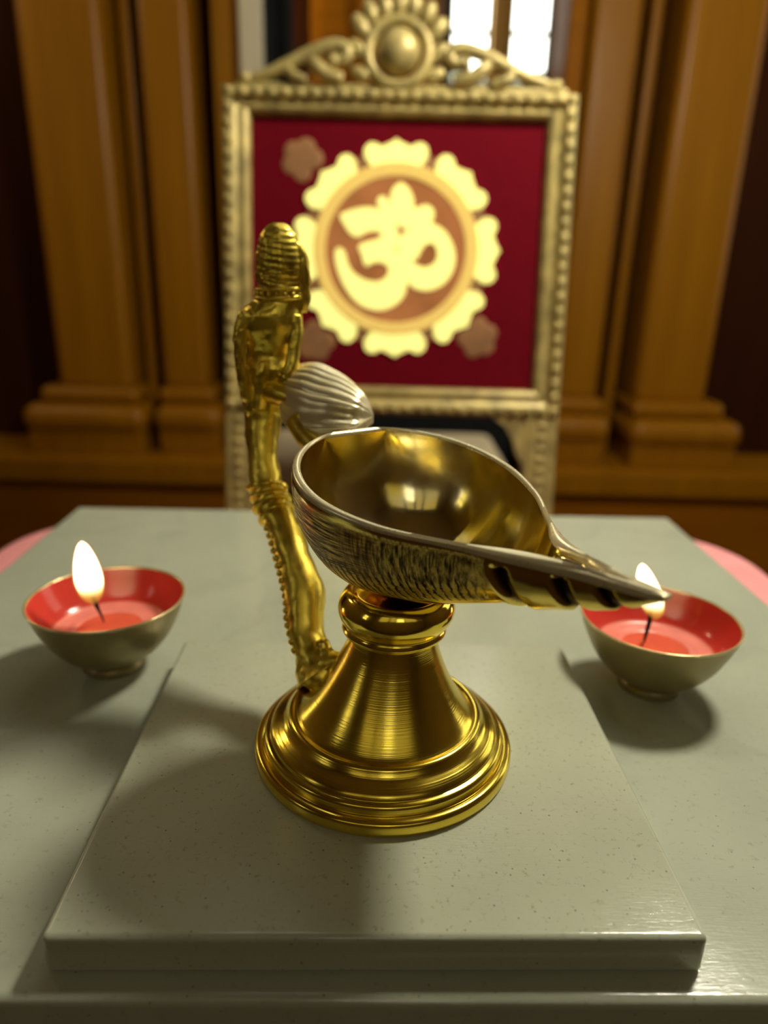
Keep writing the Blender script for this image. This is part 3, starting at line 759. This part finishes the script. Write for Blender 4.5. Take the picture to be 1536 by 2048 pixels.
for x0, x1 in ((X0, XI0), (XI1 - 0.006, X1)):
    bm = bmesh.new(); box(bm, x0, x1, -0.010, 0.016, LEGB, Z0 + 0.001, 0.004)
    for k in range(9):
        ball(bm, ((x0 + x1) / 2, -0.010, Z0 - 0.012 - 0.015 * k), 0.0052, 1.2, 0.6, 1, 12, 8)
    obj('leg', bm, M['gilt'], scr, True, 40)
for sx, xx in ((1, XI0), (-1, XI1 - 0.006)):      # curved corner brackets under the bottom rail
    bm = bmesh.new()
    out = [(xx, Z0 + .001), (xx + sx * 0.042, Z0 + .001)] + [(xx + sx * (0.042 * math.cos(a) ** 1.0 + 0.0), Z0 - 0.062 * math.sin(a)) for a in [PI / 2 * k / 10 for k in range(1, 11)]]
    out = [(xx, Z0 + .001), (xx + sx * 0.046, Z0 + .001), (xx + sx * 0.040, Z0 - 0.004), (xx + sx * 0.026, Z0 - 0.014), (xx + sx * 0.016, Z0 - 0.030), (xx + sx * 0.010, Z0 - 0.050), (xx, Z0 - 0.066)]
    prism(bm, out, -0.008, 0.012); obj('bracket', bm, M['gilt'], scr, False)
bm = bmesh.new(); box(bm, XI0 - 0.004, XI1 + 0.004, 0.003, 0.010, ZI0 - 0.004, ZI1 + 0.004)
pan = obj('panel', bm, M['panel'], scr, False)
# emblem
MC = (0.0062, 0.3290)
def disc(r0, r1, y0, y1, n=96):
    bm = bmesh.new()
    if r0 <= 0:
        loops = [[(MC[0] + r1 * math.cos(2 * PI * k / n), y, MC[1] + r1 * math.sin(2 * PI * k / n)) for k in range(n)] for y in (y1, y0)]
        rings(bm, loops)
    else:
        prof = [(r1, y1), (r1, y0), (r1 - (r1 - r0) * .3, y0 - .0012), (r1 - (r1 - r0) * .45, y0), (r1 - (r1 - r0) * .7, y0 - .0010), (r0, y0), (r0, y1)]
        rings(bm, [[(MC[0] + r * math.cos(2 * PI * k / n), y, MC[1] + r * math.sin(2 * PI * k / n)) for k in range(n)] for r, y in prof], True, False, False)
    bmesh.ops.recalc_face_normals(bm, faces=bm.faces)
    return bm
obj('emblem_backing', disc(0.0, 0.1235, 0.0018, 0.0035), M['motif'], pan, True, 40)
obj('emblem_disc', disc(0.0, 0.098, 0.0004, 0.0035), M['disc'], pan, True, 40)
obj('emblem_ring', disc(0.0915, 0.1075, -0.0014, 0.0030), M['ringlit'], pan, True, 40)
PETAL = [(-0.0285, 0.1000), (-0.0345, 0.1060), (-0.0395, 0.1130), (-0.0412, 0.1195), (-0.0395, 0.1262), (-0.0335, 0.1308), (-0.0265, 0.1306), (-0.0205, 0.1272), (-0.0165, 0.1268), (-0.0120, 0.1296), (-0.0070, 0.1312), (0.0, 0.1360)]
PETAL = PETAL + [(-x, z) for x, z in reversed(PETAL[:-1])]
for k in range(8):
    a = k * PI / 4 - 0.02
    ca, sa = math.cos(a), math.sin(a)
    bm = bmesh.new()
    prism(bm, [(MC[0] + x * ca + z * sa, MC[1] - x * sa + z * ca) for x, z in PETAL], -0.0004, 0.003)
    obj('lotus_petal', bm, M['om'], pan, False)
THREE = [(-0.0667,0.3697),(-0.0575,0.3751),(-0.0428,0.3794),(-0.0281,0.3808),(-0.0151,0.3780),(-0.0038,0.3712),(0.0048,0.3609),(0.0089,0.3504),(0.0086,0.3406),(0.0062,0.3317),(0.0072,0.3246),(0.0164,0.3150),(0.0209,0.3025),(0.0219,0.2881),(0.0195,0.2744),(0.0123,0.2642),(0.0012,0.2567),(-0.0119,0.2530),(-0.0252,0.2542),(-0.0385,0.2593),(-0.0500,0.2690),(-0.0597,0.2824),(-0.0675,0.2985),(-0.0718,0.3145),(-0.0720,0.3253),(-0.0689,0.3298),(-0.0638,0.3290),(-0.0594,0.3238),(-0.0565,0.3131),(-0.0507,0.3025),(-0.0411,0.2946),(-0.0279,0.2896),(-0.0166,0.2889),(-0.0092,0.2918),(-0.0037,0.2974),(-0.0020,0.3037),(-0.0040,0.3091),(-0.0097,0.3129),(-0.0172,0.3138),(-0.0246,0.3121),(-0.0302,0.3084),(-0.0339,0.3101),(-0.0380,0.3225),(-0.0418,0.3305),(-0.0401,0.3350),(-0.0327,0.3378),(-0.0216,0.3408),(-0.0151,0.3436),(-0.0125,0.3481),(-0.0163,0.3515),(-0.0237,0.3522),(-0.0329,0.3502),(-0.0403,0.3456),(-0.0468,0.3451),(-0.0534,0.3488),(-0.0600,0.3575)]
CURL = [(0.0086,0.3415),(0.0154,0.3497),(0.0263,0.3582),(0.0391,0.3631),(0.0539,0.3626),(0.0672,0.3554),(0.0770,0.3432),(0.0832,0.3274),(0.0830,0.3112),(0.0770,0.2967),(0.0662,0.2856),(0.0514,0.2798),(0.0382,0.2804),(0.0286,0.2846),(0.0189,0.2952),(0.0120,0.3059),(0.0061,0.3165),(0.0046,0.3236),(0.0108,0.3277),(0.0080,0.3344)]
HOLE = [(0.0520,0.3394),(0.0583,0.3348),(0.0609,0.3259),(0.0590,0.3169),(0.0521,0.3105),(0.0428,0.3084),(0.0343,0.3115),(0.0276,0.3160),(0.0350,0.3204),(0.0393,0.3298),(0.0447,0.3367)]
LOTUS = [(0.0108,0.4117),(0.0192,0.4067),(0.0250,0.3982),(0.0281,0.3878),(0.0281,0.3808),(0.0356,0.3831),(0.0429,0.3855),(0.0504,0.3831),(0.0544,0.3762),(0.0534,0.3682),(0.0488,0.3616),(0.0374,0.3578),(0.0245,0.3557),(0.0142,0.3576),(0.0057,0.3618),(-0.0038,0.3712),(-0.0132,0.3780),(-0.0186,0.3849),(-0.0182,0.3915),(-0.0136,0.3946),(-0.0077,0.3930),(-0.0014,0.3844),(-0.0025,0.3940),(-0.0000,0.4027),(0.0053,0.4090)]
def closed(P, n=3):
    m = len(P); out = []
    for i in range(m):
        p0, p1, p2, p3 = P[i - 1], P[i], P[(i + 1) % m], P[(i + 2) % m]
        for k in range(n):
            t = k / n
            out.append(tuple(0.5 * (2 * b + (c - a) * t + (2 * a - 5 * b + 4 * c - d) * t * t + (3 * b - a - 3 * c + d) * t ** 3) for a, b, c, d in zip(p0, p1, p2, p3)))
    return out
bm = bmesh.new()
prism(bm, closed(THREE), -0.0020, 0.001)
b2 = bmesh.new(); prism(b2, closed(CURL), -0.00205, 0.001, holes=[closed(HOLE)])
b3 = bmesh.new(); prism(b3, closed(LOTUS), -0.0021, 0.001)
for bb in (b2, b3):
    tmp = bpy.data.meshes.new('tmp'); bb.to_mesh(tmp); bb.free(); bm.from_mesh(tmp); bpy.data.meshes.remove(tmp)
obj('om_symbol', bm, M['om'], pan, False)
for ax, az in ((-0.1225, 0.1085), (-0.104, -0.118), (0.112, -0.108)):   # three dull flower prints in the corners
    bm = bmesh.new()
    for k in range(5):
        a = math.atan2(az, ax) + (k - 2) * 1.15
        ball(bm, (MC[0] + ax + 0.015 * math.cos(a), 0.0026, MC[1] + az + 0.015 * math.sin(a)), 0.0125, 1, 0.08, 1, 16, 8)
    ball(bm, (MC[0] + ax, 0.0026, MC[1] + az), 0.013, 1, 0.09, 1, 16, 8)
    obj('flower_motif', bm, M['motif'], pan)
# carved crest
def scroll(bm, pts, n=10): tube(bm, catmull(pts, 5), n)
crest = obj('crest', (lambda b: (box(b, X0 + 0.018, X1 - 0.014, -0.006, 0.010, Z1 - 0.001, Z1 + 0.006, 0.002), b)[1])(bmesh.new()), M['gilt'], scr, True, 40)
CX, CZ = 0.003, Z1 + 0.041
bm = bmesh.new(); ball(bm, (CX, -0.010, CZ), 0.027, 1, 0.75, 1, 28, 18); obj('boss', bm, M['gilt'], crest)
bm = bmesh.new()
pts = [(CX + 0.0375 * math.cos(a), -0.008, CZ + 0.0375 * math.sin(a), 0.0070) for a in [2 * PI * k / 40 for k in range(41)]]
tube(bm, pts, 12, False); obj('boss_ring', bm, M['gilt'], crest)
bm = bmesh.new()
for k, (dx, dz, r, rot) in enumerate([(-0.047, 0.030, 0.013, 0.6), (-0.036, 0.047, 0.012, 0.4), (-0.018, 0.054, 0.013, 0.2), (0.0, 0.060, 0.015, 0), (0.018, 0.054, 0.013, -0.2), (0.036, 0.046, 0.012, -0.4), (0.048, 0.028, 0.013, -0.6),
                                       (-0.050, 0.004, 0.012, 0.9), (0.051, 0.002, 0.012, -0.9), (0.0, 0.082, 0.013, 0), (-0.010, 0.098, 0.010, .4), (0.011, 0.098, 0.010, -.4), (0.0, 0.112, 0.012, 0), (-0.046, -0.024, .011, 1.2), (0.046, -0.024, .011, -1.2)]):
    ball(bm, (CX + dx, -0.006, CZ + dz), r, 0.75, 0.6, 1.25, 16, 10, Matrix.Rotation(-rot, 3, 'Y'))
obj('shell_leaves', bm, M['gilt'], crest)
for sx, ex in ((-1, -0.190), (1, 0.205)):
    bm = bmesh.new()
    x_in = CX + sx * 0.052
    z = Z1
    f = lambda t: x_in + (ex - x_in) * t
    scroll(bm, [(f(1.0), -0.004, z + 0.0075, 0.004), (f(0.80), -0.005, z + 0.014, 0.0065), (f(0.58), -0.006, z + 0.027, 0.0080), (f(0.38), -0.007, z + 0.040, 0.0085), (f(0.18), -0.008, z + 0.047, 0.0090), (f(0.08), -0.009, z + 0.041, 0.0085),
                (f(0.10), -0.010, z + 0.031, 0.0075), (f(0.20), -0.010, z + 0.029, 0.0060)])
    scroll(bm, [(f(0.40), -0.006, z + 0.031, 0.0080), (f(0.34), -0.010, z + 0.022, 0.0090), (f(0.26), -0.010, z + 0.014, 0.0085), (f(0.12), -0.009, z + 0.009, 0.0075)])
    scroll(bm, [(f(0.62), -0.006, z + 0.022, 0.0060), (f(0.55), -0.009, z + 0.012, 0.0065), (f(0.44), -0.008, z + 0.007, 0.0055)])
    ball(bm, (f(0.98), -0.005, z + 0.009), 0.0072, 1, .8, 1); ball(bm, (f(0.20), -0.010, z + 0.029), 0.0085)
    obj('acanthus_scroll', bm, M['gilt'], crest)
# back feet that hold the lean
for x in (X0 + 0.017, X1 - 0.018):
    bm = bmesh.new(); tube(bm, [(x, 0.014, -0.12, 0.010), (x, 0.13, LEGB + 0.035, 0.010)], 12); obj('back_leg', bm, M['gilt'], scr)

# ------------------------------------------------------------------ the room
def st(name, bm, mat, parent=None, label=None, angle=35):
    o = obj(name, bm, mat, parent, True, angle)
    if parent is None: o['kind'] = 'structure'
    if label: o['label'] = label
    return o
XW0, XW1, YB, YF, ZC = -2.1, 2.1, 2.16, -1.5, 2.55
bm = bmesh.new(); box(bm, XW0, XW1, YF, 3.3, FLOOR - 0.05, FLOOR); st('floor', bm, M['floor'])
bm = bmesh.new(); box(bm, XW0, XW1, YF, 3.3, ZC, ZC + 0.05); st('ceiling', bm, M['plaster'])
bm = bmesh.new(); box(bm, XW0, XW1, YF - 0.06, YF, FLOOR, ZC); st('wall_rear', bm, M['plaster'])
bm = bmesh.new(); box(bm, XW0 - 0.06, XW0, YF, 3.3, FLOOR, ZC); st('wall_left', bm, M['plaster'])
bm = bmesh.new(); box(bm, XW1, XW1 + 0.06, YF, 3.3, FLOOR, ZC); st('wall_right', bm, M['plaster'])
# panelled wall with an opening in the middle
OX0, OX1 = -0.385, 0.412
bm = bmesh.new()
box(bm, XW0, OX0 - 0.02, YB, YB + 0.10, FLOOR, ZC); box(bm, OX1 + 0.02, XW1, YB, YB + 0.10, FLOOR, ZC); box(bm, OX0 - 0.02, OX1 + 0.02, YB, YB + 0.10, 2.15, ZC)
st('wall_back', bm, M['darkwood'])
# dado below the pillars
bm = bmesh.new()
box(bm, XW0, -0.43, 1.93, YB + 0.02, FLOOR, -0.402); box(bm, 0.43, XW1, 1.93, YB + 0.02, FLOOR, -0.402)
st('trim_1', bm, M['wainscot'], None, 'reddish brown wainscot below the ledge')
bm = bmesh.new()
box(bm, XW0, -0.42, 1.895, YB + 0.02, -0.402, -0.335, 0.008); box(bm, 0.42, XW1, 1.895, YB + 0.02, -0.402, -0.335, 0.008)
st('trim_2', bm, M['pillarwood'], None, 'ochre wooden ledge under the pillars')
def pillar(name, x0, x1, yf, bx0, bx1, label, edge=0):
    root = empty(name, ((x0 + x1) / 2, yf + 0.09, -0.335), 0, label, None, None, 'structure')
    cx, cy, cz = root.location
    def P(bm, a, b, c, d, e, f, bev=0.006, seg=3): box(bm, a - cx, b - cx, c - cy, d - cy, e - cz, f - cz, bev, seg)
    bm = bmesh.new(); P(bm, x0, x1, yf, YB + 0.02, -0.16, ZC, 0.022, 5); obj('shaft', bm, M['pillarwood'], root, True, 50)
    bm = bmesh.new()
    P(bm, bx0 + 0.012, bx1 - 0.012, yf - 0.045, YB + 0.02, -0.335, -0.268, 0.006)
    P(bm, bx0, bx1, yf - 0.062, YB + 0.02, -0.275, -0.198, 0.034, 6)
    P(bm, (x0 + bx0) / 2 , (x1 + bx1) / 2, yf - 0.026, YB + 0.02, -0.199, -0.152, 0.018, 5)
    obj('base', bm, M['pillarwood'], root, True, 50)
    return root
pillar('pillar', -0.920, -0.716, 2.0, -1.012, -0.672, 'broad left outer wooden pillar with rounded base')
pillar('pillar', -0.636, -0.508, 2.03, -0.655, -0.465, 'narrow left inner wooden pilaster beside the framed panel')
pillar('pillar', 0.695, 0.891, 2.0, 0.677, 0.990, 'broad right outer wooden pillar with rounded base')
pillar('pillar', 0.478, 0.597, 2.03, 0.440, 0.632, 'narrow right inner wooden pilaster beside the framed panel')
# slim half-round fillets between the pillars
bm = bmesh.new()
for xa, xb in ((-0.700, -0.668), (0.636, 0.664)):
    box(bm, xa, xb, 2.09, YB + 0.01, -0.335, ZC, 0.01, 4)
st('trim_3', bm, M['pillarwood'], None, 'slim upright fillets between pillar and pilaster')
# opening lining
bm = bmesh.new(); box(bm, -0.384, -0.328, 2.02, 2.055, FLOOR, 2.15, 0.006); st('trim_4', bm, M['cream_trim'], None, 'cream painted upright left jamb of the opening')
bm = bmesh.new(); box(bm, -0.462, -0.375, 2.07, 2.20, -0.33, 2.2, 0.006); st('trim_5', bm, M['pillarwood'], None, 'ochre casing left of the cream jamb')
bm = bmesh.new(); box(bm, 0.422, 0.470, 2.05, 2.24, -0.33, 2.2, 0.010); st('trim_6', bm, M['wainscot'], None, 'dark wooden casing right of the opening')
# room beyond
YW = 3.05
bm = bmesh.new()
WX = [(0.203, 0.346), (0.424, 0.566)]
WZ0, WZ1 = 0.905, 2.24
box(bm, XW0, WX[0][0], YW, YW + .1, FLOOR, ZC); box(bm, WX[1][1], XW1, YW, YW + .1, FLOOR, ZC)
box(bm, WX[0][0], WX[1][1], YW, YW + .1, FLOOR, 0.83); box(bm, WX[0][0], WX[1][1], YW, YW + .1, WZ1, ZC)
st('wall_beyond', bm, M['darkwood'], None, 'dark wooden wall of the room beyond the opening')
win_ = empty('window_1', ((WX[0][0] + WX[1][1]) / 2, YW, 0.83), 0, 'bright small-paned window in the room beyond', None, None, 'structure')
wcx, wcy, wcz = win_.location
def WB(bm, a, b, c, d, e, f, bev=0): box(bm, a - wcx, b - wcx, c - wcy, d - wcy, e - wcz, f - wcz, bev)
bm = bmesh.new(); WB(bm, WX[0][1], WX[1][0], YW - 0.03, YW + 0.08, 0.83, WZ1, 0.006); obj('mullion', bm, M['sunlit_wood'], win_, True, 40)
bm = bmesh.new(); WB(bm, WX[0][0] - .01, WX[1][1] + .01, YW - 0.02, YW + 0.085, 0.82, 0.842, 0.003); obj('sill', bm, M['cream_trim'], win_, True, 40)
for (a, b_) in WX:
    for z0, z1 in [(0.893, 1.004)] + [(1.022 + .13 * q, 1.134 + .13 * q) for q in range(9)]:
        bm = bmesh.new(); WB(bm, a + 0.008, b_ - 0.008, YW + 0.045, YW + 0.052, z0, z1); obj('pane', bm, M['daylight'], win_, False)
    bm = bmesh.new(); WB(bm, a + 0.004, b_ - 0.004, YW + 0.045, YW + 0.052, 0.842, 0.880); obj('low_pane', bm, M['daylight_low'], win_, False)
    bm = bmesh.new()
    for z in [0.880] + [1.007 + .13 * q for q in range(9)]: WB(bm, a, b_, YW + 0.03, YW + 0.055, z, z + 0.012)
    WB(bm, a, a + 0.006, YW + 0.03, YW + 0.055, 0.842, WZ1); WB(bm, b_ - 0.006, b_, YW + 0.03, YW + 0.055, 0.842, WZ1)
    obj('glazing_bar', bm, M['darkwood'], win_, False)
bl = empty('fill_floor_lamp', (-0.85, 2.72, FLOOR), 0, 'unseen fill light added in the room beyond, behind the left wall', 'lamp')  # added out of sight to light the window mullion
bm = bmesh.new(); lathe(bm, smoothprof([(0.11, 0.0), (0.11, 0.012), (0.03, 0.03), (0.012, 0.05), (0.012, 1.78)], 3), 24, cap0=True); obj('stand', bm, M['iron'], bl, True, 50)
bm = bmesh.new(); ball(bm, (0, 0, 1.83), 0.055, 1, 1, 1, 24, 16); obj('globe', bm, M['back_fill'], bl)
# things seen through the opening
bm = bmesh.new()
prof = [(-0.50, 2.42), (-0.44, 2.45), (-0.40, 2.41), (-0.36, 2.46), (-0.32, 2.42), (-0.305, 2.45)]
lo = [[(x, y, z) for x, y in prof] + [(x, y + 0.012, z) for x, y in reversed(prof)] for z in (FLOOR + 0.004, 0.2, 1.2, 1.9)]
rings(bm, lo, True, True, True)
cur = obj('curtain', bm, M['black'], None, True, 60); tag(cur, 'black hanging curtain beside the cream jamb of the opening', 'curtain')
bm = bmesh.new(); box(bm, -0.30, 0.16, 2.9, 3.02, FLOOR, 1.75, 0.01)
for k in range(3): box(bm, -0.275 + .145 * k, -0.165 + .145 * k, 2.885, 2.91, -0.2, 1.65, 0.012)
cab = obj('cabinet', bm, M['wainscot'], None, True, 40); tag(cab, 'tall brown panelled wooden cabinet in the room beyond, behind the carved crest', 'cabinet')
# upholstered seat glimpsed under the bottom rail
ch = empty('bench', (-0.01, 1.44, FLOOR), 0, 'cream upholstered bench glimpsed under the bottom rail of the framed panel', 'bench')
bm = bmesh.new(); box(bm, -0.24, 0.246, -0.13, 0.13, 0.535, 0.613, 0.026, 5); obj('seat', bm, M['cream_cloth'], ch, True, 60)
for sx in (-0.22, 0.205):
    for sy in (-0.11, 0.11):
        bm = bmesh.new(); box(bm, sx - .014, sx + .014, sy - .014, sy + .014, 0, 0.545, 0.003); obj('leg', bm, M['darkwood'], ch, True, 40)
bm = bmesh.new(); box(bm, -0.26, 0.42, 2.35, 2.75, FLOOR, -0.24, 0.008); box(bm, -0.28, 0.44, 2.33, 2.77, -0.25, -0.225, 0.004)
lc = obj('chest', bm, M['black'], None, True, 40); tag(lc, 'low black chest in the room beyond, under the brown cabinet', 'chest')
# side and rear windows (outside the view; left and rear ones added to light the room and show in the brass)
def side_window(name, x, y0, y1, z0, z1, nrm):
    w = empty(name, (x, (y0 + y1) / 2, z0), 0, 'unseen daylit side window', None, None, 'structure')
    bm = bmesh.new(); d = 0.012 * nrm
    box(bm, min(0, d), max(0, d), -(y1 - y0) / 2, (y1 - y0) / 2, 0, z1 - z0); obj('pane', bm, M['daylight_side'], w, False)
    bm = bmesh.new()
    e = 0.03 * nrm; a, b_ = min(0, e), max(0, e); h = (y1 - y0) / 2; H_ = z1 - z0
    for yy in (-h, 0, h): box(bm, a, b_, yy - .025, yy + .025, -0.03, H_ + .03)
    for zz in (0, H_ / 2, H_): box(bm, a, b_, -h - .02, h + .02, zz - .025, zz + .025)
    obj('window_frame', bm, M['darkwood'], w, False)
side_window('window_2', XW1 - 0.001, 1.15, 2.05, 0.15, 1.35, -1)
side_window('fill_window_3', XW0 + 0.001, -0.85, -0.45, 0.75, 1.45, 1)  # added out of view to brighten the spout's left flank
rw = empty('fill_window_4', (0.05, YF, 1.02), 0, 'unseen high rear glow panel, added to reflect in the brass', None, None, 'structure')  # unseen; added for reflections on the foot and bowl
bm = bmesh.new(); box(bm, -1.4, 1.4, 0.0, 0.012, 0, 1.30); obj('pane', bm, M['rear_fill'], rw, False)
bm = bmesh.new(); box(bm, -0.12, 0.34, 0.012, 0.020, 0.05, 0.62); obj('glint_pane', bm, M['rear_glint'], rw, False)
bm = bmesh.new()
for xx in (-1.4, -0.55, -0.16, 0.38, 1.4): box(bm, xx - .05, xx + .05, 0, 0.04, -0.05, 1.35)
for zz in (0, 1.30): box(bm, -1.44, 1.44, 0, 0.035, zz - .045, zz + .045)
obj('window_frame', bm, M['darkwood'], rw, False)
sk = empty('fill_window_5', (0.0, 1.52, ZC), 0, 'unseen glow panel in the ceiling, added to brighten the brass', None, None, 'structure')  # added overhead glow that whitens the leaf and bowl bottom
bm = bmesh.new(); box(bm, -0.6, 0.6, -0.42, 0.42, -0.012, -0.001); obj('pane', bm, M['ceiling_fill'], sk, False)
bm = bmesh.new()
for xx in (-0.6, -0.2, 0.2, 0.6): box(bm, xx - .02, xx + .02, -0.44, 0.44, -0.035, -0.0)
for yy in (-0.42, 0.42): box(bm, -0.62, 0.62, yy - .02, yy + .02, -0.035, -0.0)
obj('window_frame', bm, M['darkwood'], sk, False)
wl = empty('fill_wall_lamp', (XW0 + 0.001, 1.55, 1.05), 0, 'unseen round fill light on the left wall, added for the pillars', 'lamp')  # added out of view to lift the left pillars
bm = bmesh.new(); box(bm, 0, 0.02, -0.06, 0.06, -0.09, 0.09, 0.006); obj('back_plate', bm, M['iron'], wl, True, 40)
bm = bmesh.new(); tube(bm, [(0.015, 0, -0.03, 0.008), (0.28, 0, -0.05, 0.008), (0.48, 0, 0.02, 0.008)], 10); obj('arm', bm, M['iron'], wl)
bm = bmesh.new(); ball(bm, (0.52, 0, 0.08), 0.07, 1, 1, 1, 28, 18); obj('globe', bm, M['wall_fill'], wl)
# glowing globe lamp on a cord above the table
gl = empty('pendant_lamp', (0.46, 0.655, 0.90), 0, 'round white glass pendant lamp hanging above and right of the table', 'lamp')
bm = bmesh.new(); ball(bm, (0, 0, 0), 0.085, 1, 1, 1, 32, 20); obj('globe', bm, M['lampglass'], gl)
bm = bmesh.new(); lathe(bm, smoothprof([(0.03, 0.078), (0.034, 0.086), (0.03, 0.112), (0.008, 0.14)], 4), 32, cap0=True, cap1=True); obj('cap', bm, M['iron'], gl)
bm = bmesh.new(); tube(bm, [(0, 0, 0.13, 0.004), (0, 0, ZC - 0.90, 0.004)], 8); obj('cord', bm, M['iron'], gl)

# ------------------------------------------------------------------ world and view
w = bpy.data.worlds.new('world'); sc.world = w; w.use_nodes = True
w.node_tree.nodes['Background'].inputs['Color'].default_value = (0.9, 0.8, 0.6, 1)
w.node_tree.nodes['Background'].inputs['Strength'].default_value = 0.02
vs = sc.view_settings
vs.view_transform = 'Standard'; vs.look = 'None'; vs.exposure = 0.0; vs.gamma = 1.0; vs.use_curve_mapping = False
sc.cycles.max_bounces = 10; sc.cycles.diffuse_bounces = 5; sc.cycles.glossy_bounces = 6
sc.cycles.sample_clamp_indirect = 6.0
sc.cycles.caustics_reflective = True; sc.cycles.blur_glossy = 0.6
sc.cycles.use_denoising = True
sc.cycles.use_adaptive_sampling = True; sc.cycles.adaptive_threshold = 0.02
